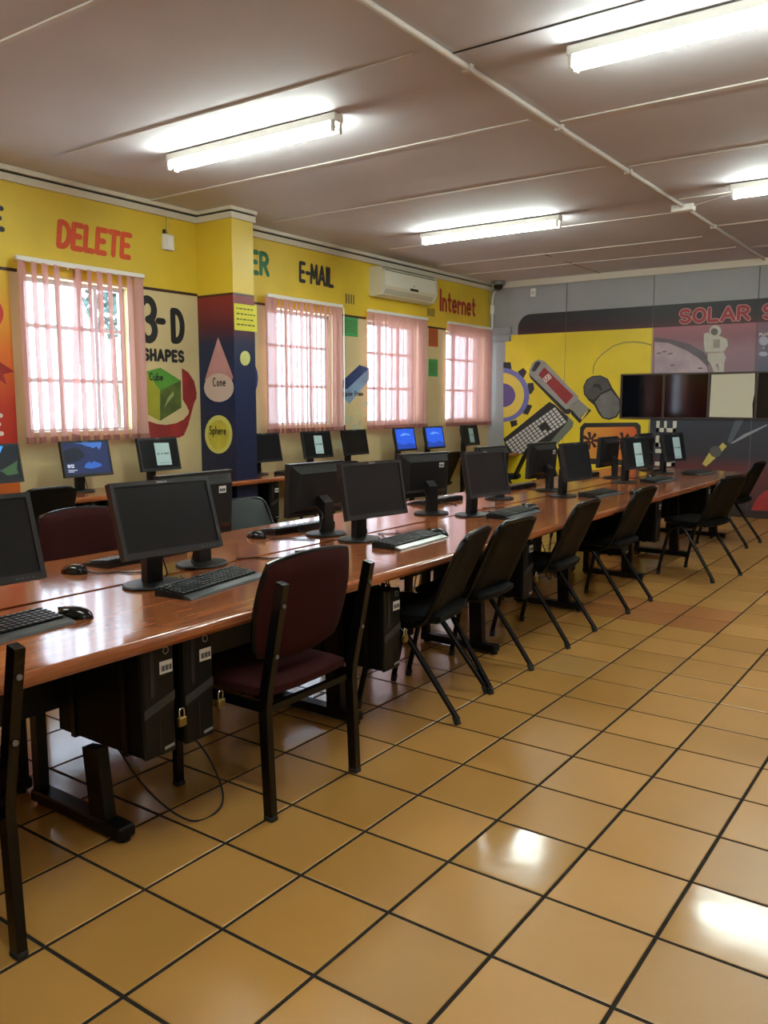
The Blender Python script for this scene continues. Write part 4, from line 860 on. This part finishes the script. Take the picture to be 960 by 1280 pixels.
for lab, x, y, a in (('second', -.23, 2.04, 0), ('third', -.24, 3.0, 2), ('fourth', -.226, 4.05, -1), ('fifth', .045, 5.50, -14), ('sixth', -.16, 7.38, -4)):
    dup(b0, (x, y, 0), R(a), {'second': 'black stacking chair on the aisle side, second after the maroon one', 'third': 'black stacking chair on the aisle side, third after the maroon one',
        'fourth': 'black stacking chair on the aisle side, fourth after the maroon one', 'fifth': 'black stacking chair pulled out from the desk at a slant near the far end', 'sixth': 'black stacking chair at the far end of the aisle row, last one'}[lab], GA)
g0 = make_black('dark green vinyl stacking chair on the far side of the desks', (-1.50, 1.86, 0), R(180), M_GFA, 'chairs between the desk rows')
GB = 'chairs between the desk rows'
for lab, x, y, a in (('black stacking chair at the wall desk under the nearest window', -3.62, 1.58, 0), ('black stacking chair at the wall desk below the third blind', -3.60, 7.05, 8),
                     ('black stacking chair at the wall desk right of the pier', -3.58, 4.95, -12), ('black stacking chair at the wall desk in the far corner', -3.35, 8.55, 20),
                     ('black stacking chair facing us behind the far desks beside the yellow mural', -1.62, 6.45, 176), ('black stacking chair facing us behind the desks before the painted keyboard', -1.60, 5.05, 184)):
    dup(b0, (x, y, 0), R(a), lab, GB)

# ------------------------------------------------------------------ monitors
M_SCR = mat('dark_screen', '#0f1113', .32, spec=.3)
M_BEZ = mat('bezel_plastic', '#1b1c1e', .38)
M_GREYT = mat('grey_plastic', '#3b3d3e', .45)
M_STICK = mat('white_sticker', '#d9d9d4', .6)
PW, PH = .45, .295
PM = Matrix.Identity(4)                                             # panel frame: +x out of the screen, y across, z up
def set_panel(tilt, x, z):
    global PM
    PM = Matrix.Translation((x, 0, z)) @ Euler((0, -R(tilt), 0)).to_matrix().to_4x4()
def PP_of(tilt, x, z):
    M_ = Matrix.Translation((x, 0, z)) @ Euler((0, -R(tilt), 0)).to_matrix().to_4x4()
    return lambda u, v, d: M_ @ Vector((d, u, v))
FRONT_A, FRONT_B, BACK_P = (18, .12, .290), (11, .115, .282), (3, .095, .255)
def PP(y, z, d): return PM @ Vector((d, y, z))
def sticker(parent, f, u, v, w, h):
    s_ = G().prism([(u - w / 2, v - h / 2), (u + w / 2, v - h / 2), (u + w / 2, v + h / 2), (u - w / 2, v + h / 2)], 0, .0008, f).build('barcode_label', M_STICK, parent)
    g = G()
    for k in range(9):
        a = u - w * .38 + w * .76 * k / 8; ww = w * (.02 + .03 * ((k * 7) % 3) / 2)
        g.flat([(a - ww, v - h * .3), (a + ww, v - h * .3), (a + ww, v + h * .15), (a - ww, v + h * .15)], .0011, f)
    g.build('barcode', mat('barcode_ink', '#2a2a2a', .6), s_, smooth='keep')
def make_monitor(label, loc, rz, group, panel, back_label=False):
    set_panel(*panel); PZ = panel[2]
    r_ = thing('monitor', label, 'monitor', loc, rz, group)
    G().lathe([(.118, 0), (.125, .006), (.120, .012), (.06, .018)], 28, Matrix.Translation((.0, 0, 0)), sx=.85).build('base', M_PLA, r_, smooth=True)
    G().prism([(-.026, .012), (.016, .012), (.022, PZ - .12), (.034, PZ - .06), (.02, PZ - .035), (-.022, PZ - .07)], -.036, .036, lambda u, v, d: (u, d, v)).build('neck', M_PLA, r_)
    G().prism([(-PW / 2, -PH / 2), (PW / 2, -PH / 2), (PW / 2, PH / 2), (-PW / 2, PH / 2)], -.026, 0, PP).build('housing', M_BEZ, r_)
    g = G(); bm = g.bm                                               # sloping back shell
    A = [bm.verts.new(PP(y, z, -.026)) for y, z in ((-.21, -.125), (.21, -.125), (.21, .135), (-.21, .135))]
    B = [bm.verts.new(PP(y, z, -.070)) for y, z in ((-.165, -.09), (.165, -.09), (.175, .095), (-.175, .095))]
    bm.faces.new(B)
    for k in range(4): bm.faces.new((A[k], A[(k + 1) % 4], B[(k + 1) % 4], B[k]))
    sh = g.build('back_shell', M_PLA, r_)
    g = G()
    for k in range(5): g.prism([(-.17, .099 + .0065 * k), (.17, .099 + .0065 * k), (.17, .102 + .0065 * k), (-.17, .102 + .0065 * k)], -.066 + .0072 * k, -.058 + .0072 * k, PP)
    g.build('vent_ribs', M_GREYT, sh)
    g = G(); e = .017
    for u0, u1, v0, v1 in ((-PW / 2, PW / 2, PH / 2 - e, PH / 2), (-PW / 2, PW / 2, -PH / 2, -PH / 2 + .024), (-PW / 2, -PW / 2 + e, -PH / 2 + .024, PH / 2 - e), (PW / 2 - e, PW / 2, -PH / 2 + .024, PH / 2 - e)):
        g.prism([(u0, v0), (u1, v0), (u1, v1), (u0, v1)], 0, .006, PP)
    bz = g.build('bezel', M_BEZ, r_)
    G().prism([(-PW / 2 + e, -PH / 2 + .024), (PW / 2 - e, -PH / 2 + .024), (PW / 2 - e, PH / 2 - e), (-PW / 2 + e, PH / 2 - e)], 0, .0015, PP).build('screen', M_SCR, r_)
    G().strokes(text_lines('lenovo', -.022, PH / 2 - .012, .022, .010), .0018, .0066, PP).build('logo', mat('logo_grey', '#a8a8a8', .4), bz, smooth='keep')
    for k in range(4): G().prism([(.12 + .018 * k, -PH / 2 + .008), (.13 + .018 * k, -PH / 2 + .008), (.13 + .018 * k, -PH / 2 + .013), (.12 + .018 * k, -PH / 2 + .013)], .006, .0075, PP).build('button', M_GREYT, bz)
    G().tube([(.03, .05, PZ - .09), (-.04, .07, .12), (-.03, .09, .03), (-.07, .10, .006), (-.10, .02, .006)], .0035, 6).build('cable', M_PLA, r_, smooth=True)
    if back_label: sticker(r_, lambda u, v, d, Q=PP_of(*panel): Q(u, v, -.0705 - d), -.115, .068, .045, .032)
    return r_
FR = 'monitors of the aisle row'; BR = 'monitors of the row behind'; WR = 'monitors on the wall desks'
m0 = make_monitor('black widescreen monitor cut by the left frame edge', (-.73, -.47, DZ), R(-5), FR, FRONT_A)
m1 = make_monitor('dark monitor facing us behind the maroon chair, second whole one of the aisle row', (-.73, 1.71, DZ), R(-8), FR, FRONT_B)
FL = [('large dark widescreen monitor facing us, nearest one whole in view', -.72, .32, -6),
      ('dark bluish monitor facing us, third whole one of the aisle row', -.735, 2.94, -6), ('dark monitor facing us in front of the yellow mural, fourth of the aisle row', -.72, 4.36, -3)]
for l, x, y, a in FL: dup(m0 if y < 1 else m1, (x, y, DZ), R(a), l, FR)
set_panel(*FRONT_B)
# notice taped over a screen
M_PAP = mat('pale_blue_paper', '#b9d6d8', .6)
def paper(mon, u0, u1, v0, v1, sl=.0):
    p = G().prism([(u0, v0), (u1, v0 - sl), (u1, v1 - sl), (u0, v1)], .0066, .0072, PP).build('taped_sheet', M_PAP, mon)
    w = u1 - u0
    G().strokes(text_lines('OUT OF ORDER', u0 + .1 * w, (v0 + v1) / 2 - .005, u1 - .1 * w, .013), .003, .0076, PP).strokes([[(u0 + .12 * w, v0 + .02), (u1 - .12 * w, v0 + .02)]], .0025, .0076, PP).build('print', mat('paper_ink', '#2a3434', .6), p, smooth='keep')
m5 = dup(m1, (-.73, 5.80, DZ), R(-9), 'dark monitor with a pale sheet taped on, nearer of the two on the aisle row', FR); paper(m5, -.07, .07, -.125, .09)
m6 = dup(m1, (-.76, 7.02, DZ), R(-8), 'dark monitor with a pale sheet taped on, farther one before the painted letters', FR); paper(m6, -.04, .12, -.12, .10)
b0m = make_monitor('black monitor seen from behind with a barcode label, behind the nearest whole one', (-.89, .735, DZ), R(182), BR, (3, .045, .272), True)
b2m = make_monitor('black monitor seen from behind with a barcode label, third of the far row', (-1.00, 2.86, DZ), R(167), BR, BACK_P, True)
b1m = make_monitor('black monitor seen from behind, second of the far row without label', (-1.00, 1.76, DZ), R(178), BR, BACK_P)
dup(b1m, (-1.05, 3.92, DZ), R(178), 'black monitor seen from behind, mostly hidden by the bluish one', BR)
dup(b2m, (-1.00, 4.72, DZ), R(177), 'black monitor seen from behind with a label before the painted keyboard', BR)
dup(b1m, (-1.00, 6.25, DZ), R(180), 'black monitor seen from behind before the painted orange screen', BR)
dup(b1m, (-1.02, 7.38, DZ), R(178), 'black monitor seen from behind at the far end of the row', BR)
set_panel(*FRONT_B)
# wall desk monitors with their screens
def screen_art(mon, kind):
    u0, u1, v0, v1 = -PW / 2 + .017, PW / 2 - .017, -PH / 2 + .024, PH / 2 - .017
    S = lambda n, poly, d, m, par: G().prism(poly, .0016, .0018 + .0003 * d, PP).build(n, m, par)
    if kind == 'lake':
        b = S('lit_screen', [(u0, v0), (u1, v0), (u1, v1), (u0, v1)], 1, emis('lake_navy', '#1a2650', .9), mon)
        S('picture', [(-.10, v1), (.16, v1), (.15, v1 - .035), (.125, v1 - .065), (.105, v1 - .035), (.07, v1 - .05), (.05, v1 - .038), (.01, v1 - .03), (-.03, v1 - .012)], 2, emis('lake_sky', '#3c6cb8', .9), b)
        S('picture', [(-.04, v0 + .05), (-.02, v0 + .08), (.015, v0 + .095), (.035, v0 + .082), (.06, v0 + .098), (.085, v0 + .085), (.115, v0 + .078), (.13, v0 + .055), (.07, v0 + .042), (.02, v0 + .036)], 2, emis('lake_water', '#2f5fb4', .9), b)
        S('picture', [(u0, v1 - .06), (-.10, v1 - .03), (-.04, v1 - .06), (-.02, v1 - .11), (-.10, v0 + .10), (u0, v0 + .09)], 2.5, emis('lake_ridge', '#0c1326', .9), b)
        G().strokes(text_lines('10:52', u0 + .02, v0 + .055, u0 + .075, .024), .004, .0034, PP).strokes([[(u0 + .02, v0 + .035), (u0 + .10, v0 + .032)], [(u0 + .02, v0 + .022), (u0 + .07, v0 + .02)]], .004, .0034, PP).build('clock', emis('clock_white', '#e8eef8', .9), b, smooth='keep')
    elif kind == 'glen':
        b = S('lit_screen', [(u0, v0), (u1, v0), (u1, v1), (u0, v1)], 1, emis('glen_black', '#0a0f18', .9), mon)
        S('picture', [(-.05, v1), (.10, v1), (.07, v1 - .05), (-.02, v1 - .10), (-.06, v1 - .08)], 2, emis('glen_sky', '#3f9be8', .95), b)
        S('picture', [(-.06, v0 + .12), (.0, v0 + .11), (.05, v0 + .07), (.02, v0 + .045), (-.05, v0 + .04)], 2, emis('glen_water', '#2f86e0', .95), b)
        S('picture', [(.05, v0 + .07), (.12, v0 + .10), (.20, v0 + .14), (.18, v0 + .08), (.19, v0 + .04), (.10, v0 + .03)], 2, emis('glen_grass', '#3a5a34', .8), b)
    elif kind == 'blue':
        b = G().prism([(u0, v0), (u1, v0), (u1, v1), (u0, v1)], .0016, .0021, PP).build('lit_screen', emis('desktop_blue', '#2456d0', 1.0), mon)
        S('picture', [(-.12, .05), (-.02, .08), (.10, .06), (.12, .04), (.02, .055), (-.05, .04)], 2, emis('swirl_blue', '#5f93ee', 1.0), b)
        S('picture', [(u0, v0), (u1, v0), (u1, v0 + .05), (.08, v0 + .075), (-.06, v0 + .05), (u0, v0 + .085)], 2, emis('deep_blue', '#1b3f9e', 1.0), b)
WM = [('wall desk monitor cut by the left frame edge with a bright mountain picture', 1.55, 0, 'glen'), ('wall desk monitor showing a blue mountain lake and a clock', 2.36, -1, 'lake'),
      ('wall desk monitor with a pale sheet taped on, left of the pier', 3.10, 2, 'paper'), ('black wall desk monitor just right of the pier', 4.46, -2, None), ('wall desk monitor with a pale sheet below the pier window', 5.30, -3, 'paper'),
      ('black wall desk monitor between the pier window and the third blind', 5.98, 0, None), ('wall desk monitor with lit blue desktop, left one of two', 7.02, 0, 'blue'), ('wall desk monitor with lit blue desktop, right one of two', 7.72, 0, 'blue'),
      ('wall desk monitor with a pale sheet in the far corner', 8.68, 1, 'paper')]
for l, y, a, kd in WM:
    o_ = dup(m1, (-4.13, y, DZ), R(a), l, WR)
    if kd == 'paper': paper(o_, -.055 if y > 3.5 else -.05, .075 if y > 3.5 else .12, -.10, .10, .004)
    elif kd: screen_art(o_, kd)

# ------------------------------------------------------------------ keyboards and mice
M_KEY = mat('key_plastic', '#1a1b1b', .38)
M_SIL = mat('silver_palm_strip', '#4a4c4a', .28)
def make_keyboard(label, loc, rz, group, palm):
    r_ = thing('keyboard', label, 'keyboard', loc, rz, group); L_, W2 = .49, .165
    G().prism([(-W2 / 2, .0), (W2 / 2, 0), (W2 / 2, .008), (W2 / 2 - .03, .015), (-W2 / 2, .030)], -L_ / 2, L_ / 2, lambda u, v, d: (u, d, v)).build('body', M_PLA, r_)
    g = G()
    for r2 in range(6):
        xx = W2 / 2 - .044 - r2 * .0205 - (.004 if r2 == 5 else 0); zz = .017 + r2 * .0024
        n = 20
        for c2 in range(n):
            if r2 == 0 and 4 <= c2 <= 8: continue
            yy = -L_ / 2 + .02 + (L_ - .04) * c2 / (n - 1)
            g.box((xx, yy, zz + .004), (.0165, .0195, .008), .002)
        if r2 == 0: g.box((xx, -L_ / 2 + .02 + (L_ - .04) * 6 / 19, zz + .004), (.0165, .115, .008), .002)
    g.build('keys', M_KEY, r_)
    G().prism([(W2 / 2 - .028, .0155), (W2 / 2 + .006, .0085), (W2 / 2 + .010, .001), (W2 / 2 - .03, .004)], -L_ / 2, L_ / 2, lambda u, v, d: (u, d, v)).build('palm_rest', palm, r_)
    G().tube([(-W2 / 2, .06, .015), (-W2 / 2 - .04, .08, .006), (-W2 / 2 - .10, .04, .005), (-W2 / 2 - .16, .10, .005)], .003, 6).build('cord', M_PLA, r_, smooth=True)
    return r_
KG = 'keyboards of the aisle row'; KB = 'keyboards of the row behind'
k0 = make_keyboard('black keyboard at the left frame edge beside a glossy mouse', (-.525, -.47, DZ), R(5), KG, M_GREYT)
dup(k0, (-.515, .45, DZ), R(9), 'black keyboard in front of the large dark monitor', KG)
k2 = make_keyboard('black keyboard with a silver front edge behind the maroon chair', (-.46, 1.80, DZ), R(3), KG, mat('bright_silver_strip', '#a8aaa4', .3, .6))
dup(k0, (-.52, 3.12, DZ), R(2), 'black keyboard in front of the bluish monitor', KG)
dup(k0, (-.51, 4.62, DZ), R(-2), 'flat black keyboard before the monitor by the yellow mural', KG)
dup(k0, (-.52, 6.12, DZ), R(-4), 'black keyboard under the nearer monitor with a taped sheet', KG)
dup(k0, (-.44, 7.20, DZ), R(-6), 'black keyboard at the far end of the aisle row', KG)
for l, x, y, a in (('black keyboard behind the large dark monitor, far row', -1.25, .66, 184), ('black keyboard with blue sheen left of the second far monitor', -1.26, 1.80, 176), ('black keyboard of the far row behind the third monitor', -1.33, 3.45, 178),
                   ('black keyboard of the far row behind the bluish monitor', -1.33, 4.75, 180), ('black keyboard of the far row before the orange painted screen', -1.30, 6.2, 183)):
    dup(k0, (x, y, DZ), R(a), l, KB)
dup(k0, (-3.93, 4.80, DZ), R(8), 'black keyboard on the wall desk right of the pier', 'keyboards on the wall desks')
M_MOU = mat('glossy_black', '#0e0e0f', .16)
def make_mouse(label, loc, rz, group):
    r_ = thing('computer_mouse', label, 'mouse', loc, rz, group); r_.scale = (1.12, 1.12, 1.12)
    g = G(); bm = g.bm; n, mr_ = 20, 7; rings = []
    for k in range(mr_ + 1):
        t = k / mr_; ph = t * math.pi / 2; rr = math.cos(ph) ** .8 if t < 1 else 0.02; z = .004 + .032 * math.sin(ph)
        rings.append([bm.verts.new((.056 * rr * math.cos(2 * math.pi * q / n) - .006 * math.sin(ph), .031 * rr * math.sin(2 * math.pi * q / n) * (1 - .10 * math.cos(2 * math.pi * q / n)), z)) for q in range(n)])
    base = [bm.verts.new((v.co.x, v.co.y, 0)) for v in rings[0]]
    for A, B in zip([base] + rings, rings):
        for q in range(n): bm.faces.new((A[q], A[(q + 1) % n], B[(q + 1) % n], B[q]))
    bm.faces.new(rings[-1]); bm.faces.new(base[::-1])
    g.build('shell', M_MOU, r_, smooth=True)
    G().lathe([(.006, -.004), (.009, -.003), (.009, .003), (.006, .004)], 12, Matrix.Translation((-.034, 0, .026)) @ Euler((R(90), 0, 0)).to_matrix().to_4x4()).build('wheel', M_GREYT, r_, smooth=True)
    G().bb(-.055, -.012, -.0008, .0008, .02, .0325).build('button_gap', M_DARK, r_)
    G().tube([(-.055, 0, .012), (-.09, -.01, .004), (-.15, -.06, .0035), (-.21, -.05, .0035), (-.28, -.10, .0035)], .0028, 6).build('cord', M_PLA, r_, smooth=True)
    return r_
MG = 'mice of the aisle row'; MB_ = 'mice of the row behind'
s0 = make_mouse('glossy black mouse right of the leftmost keyboard', (-.52, -.175, DZ), R(30), MG)
for l, x, y, a, gr in (('black mouse peeking above the maroon chair back', -.60, 1.13, 20, MG), ('black mouse at the right end of the silver edged keyboard', -.47, 2.09, 10, MG), ('black mouse right of the keyboard before the bluish monitor', -.57, 3.47, 10, MG),
                       ('black mouse near the desk edge by the fourth black chair', -.29, 4.84, 0, MG), ('black mouse lying behind the keyboard of the taped monitor', -.65, 6.36, 5, MG),
                       ('black mouse of the far row left of the large dark monitor', -1.19, .28, 200, MB_), ('black mouse of the far row left of the blue sheen keyboard', -1.23, 1.44, 185, MB_)):
    dup(s0, (x, y, DZ), R(a), l, gr)

# ------------------------------------------------------------------ computer towers hung below the desks
M_CASE = mat('pc_case', '#060607', .5, spec=.15)
M_FRONT = mat('pc_front', '#0b0c0d', .42, spec=.25)
def make_tower(label, loc, rz, group):
    r_ = thing('computer_tower', label, 'computer', loc, rz, group)     # origin: front bottom centre, front towards +x
    G().bb(-.47, -.02, -.062, .062, 0, .365, .004).build('case', M_CASE, r_)
    G().bb(-.02, 0, -.064, .064, -.004, .37, .006).build('front_bezel', M_FRONT, r_)
    F = lambda u, v, d: (d, u, v)
    G().prism([(-.062, .135), (.062, .175), (.062, .205), (-.062, .165)], 0, .002, F).build('vent_band', mat('vent_mesh', '#2a2b2c', .6, var=.4, scale=200), r_)
    G().prism([(-.035, .20), (-.02, .205), (-.02, .36), (-.035, .36)], 0, .002, F).build('drive_slot', M_DARK, r_)
    G().prism([(-.004, .01), (-.001, .01), (-.001, .135), (-.004, .135)], 0, .0015, F).build('door_joint', M_DARK, r_)
    G().tube([(.0015, .03 + .011 * math.cos(k * math.pi / 8), .345 + .011 * math.sin(k * math.pi / 8)) for k in range(16)], .0013, 5, closed=True).build('power_ring', mat('ring_grey', '#9a9a98', .4), r_)
    sticker(r_, F, .03, .29, .052, .042)
    G().prism([(.015, .012), (.055, .016), (.055, .026), (.015, .022)], 0, .0012, F).build('badge', mat('badge_grey', '#8a8a86', .4), r_)
    for x in (-.1, -.38):
        G().bb(x - .012, x + .012, -.066, .066, -.006, -.001).bb(x - .012, x + .012, -.068, -.0645, -.006, .376).bb(x - .012, x + .012, .0645, .068, -.006, .376).build('bracket', M_MET, r_)
    return r_
TG = 'computer towers under the aisle desks'; TW = 'computer towers under the wall desks'; TZ = .305
t0 = make_tower('black computer tower under the desk left of the maroon chair, left of the padlocked pair', (-.145, -.135, TZ + .013), 0, TG)
dup(t0, (-.145, .035, TZ + .013), 0, 'black computer tower under the desk left of the maroon chair, right of the padlocked pair', TG)
dup(t0, (-.16, 1.205, TZ - .05), 0, 'black computer tower between the maroon chair and the first black chair', TG)
dup(t0, (-.20, 2.685, TZ), 0, 'black computer tower between the second and third black chair', TG)
dup(t0, (-.22, 4.42, TZ), 0, 'black computer tower beyond the fourth black chair, nearer one', TG)
dup(t0, (-.22, 5.20, TZ), 0, 'black computer tower beyond the fourth black chair, farther one', TG)
dup(t0, (-.22, 6.75, TZ), 0, 'black computer tower under the farthest aisle desk', TG)
for l, y in (('under the lake picture monitor, left one', 2.22), ('under the lake picture monitor, right one', 2.44), ('left of the pier', 3.68), ('right of the pier, nearer one', 4.36), ('below the pier window', 5.15), ('below the third blind', 6.6)):
    dup(t0, (-3.80, y, TZ), 0, 'black computer tower at the wall desk ' + l, TW)
M_BRASS = mat('brass', '#8a7440', .35, .8)
def padlock(label, loc):
    r_ = thing('padlock', label, 'padlock', loc)
    G().bb(-.008, .008, -.016, .016, 0, .032, .003).build('body', M_BRASS, r_)
    G().tube([(0, -.010, .03), (0, -.010, .052)] + [(0, .010 * math.cos(R(180 - k * 30)), .052 + .010 * math.sin(R(k * 30))) for k in range(1, 6)] + [(0, .010, .052), (0, .010, .03)], .0028, 6).build('shackle', mat('chrome', '#c8c8c8', .2, 1.0), r_, smooth=True)
padlock('brass padlock between the two nearest computer towers', (-.13, -.058, TZ + .09)); padlock('brass padlock right of the padlocked tower pair', (-.13, .118, TZ + .10))
padlock('brass padlock on the tower between the maroon chair and the first black chair', (-.145, 1.285, TZ + .06)); padlock('brass padlock on the tower past the second black chair', (-.185, 2.765, TZ + .08))

# ------------------------------------------------------------------ cables
def cable(label, pts, r=.004, group=None):
    P = [Vector(p) for p in pts]; out = []
    for i in range(len(P) - 1):                                     # Catmull-Rom
        a, b, c_, d = P[max(0, i - 1)], P[i], P[i + 1], P[min(len(P) - 1, i + 2)]
        for k in range(6):
            t = k / 6; out.append(.5 * ((2 * b) + (c_ - a) * t + (2 * a - 5 * b + 4 * c_ - d) * t * t + (3 * b - a - 3 * c_ + d) * t ** 3))
    out.append(P[-1])
    return tag(G().tube(out, r, 6).build('cable', M_PLA, smooth=True), label, 'cable', group or 'cables under the desks')
cable('black cable looping on the floor below the padlocked towers', [(-.45, -.10, .29), (-.32, -.06, .12), (-.20, .02, .01), (-.18, .14, .006), (-.25, .22, .05), (-.35, .20, .20), (-.45, .10, .29)])
cable('black cable hanging from the desk left of the nearest tower', [(-.66, -.42, .66), (-.60, -.50, .40), (-.52, -.62, .12), (-.48, -.70, .006)])
cable('black cable lying along the floor at the left frame edge', [(-1.2, -.35, .50), (-1.0, -.50, .25), (-.85, -.55, .08), (-.7, -.75, .006), (-.5, -.95, .006)])
rr = random.Random(3)
for k, (y, lab) in enumerate(((1.60, 'behind the first black chair'), (2.2, 'behind the second black chair'), (2.62, 'between the second and third black chair'), (3.25, 'behind the third black chair'), (3.95, 'behind the fourth black chair'), (4.9, 'past the fourth black chair'))):
    for q, w in enumerate(('thin', 'slack', 'long')):
        y0 = y + rr.uniform(-.12, .12); x = -.48 + rr.uniform(-.06, .04)
        cable('black %s cable drooping under the desk %s' % (w, lab), [(x, y0, .68), (x + .04, y0 + .10, .45 + rr.uniform(-.05, .05)), (x + .08, y0 + .22, .30 + rr.uniform(-.12, .1)), (x + .02, y0 + .34, .42), (x, y0 + .45, .68)], .0035)
# power trunking on the floor between the desk rows
0 and tag(G().tube([(-.83, -1.3, .02), (-.83, 7.7, .02)], 0, sq=(.03, .018)).build('floor_trunking', M_MET), 'black cable trunking on the floor between the desk rows', 'trunking')
# ------------------------------------------------------------------ tree outside the nearest window
tr = thing('garden_tree', 'leafy tree outside seen through the window beside the pier', 'tree', (-9.0, 6.42, -.3))
G().tube([(0, 0, 0), (.05, .05, 1.2), (-.03, .04, 2.2), (.0, .02, 3.0)], [.05, .04, .03, .015], 8).build('trunk', mat('bark', '#4a3a2c', .9), tr, smooth=True)
g = G(); rr = random.Random(11)
for k in range(380):
    a, b_, q = rr.uniform(0, 6.28), rr.uniform(-1, 1), rr.uniform(.4, 1) ** .5
    c_ = Vector((.40 * q * math.cos(a) * math.sqrt(1 - b_ * b_), .40 * q * math.sin(a) * math.sqrt(1 - b_ * b_), 3.25 + .50 * q * b_))
    u = Vector((rr.uniform(-1, 1), rr.uniform(-1, 1), rr.uniform(-1, 1))).normalized(); v = u.orthogonal().normalized(); l = rr.uniform(.05, .10)
    g.bm.faces.new([g.bm.verts.new(c_ + p) for p in (-u * l, v * l * .45, u * l, -v * l * .45)])
tag(g.build('foliage', mat('leaf_green', '#2f4a44', .6, var=.3, scale=6), tr, smooth='keep'), kind='stuff')
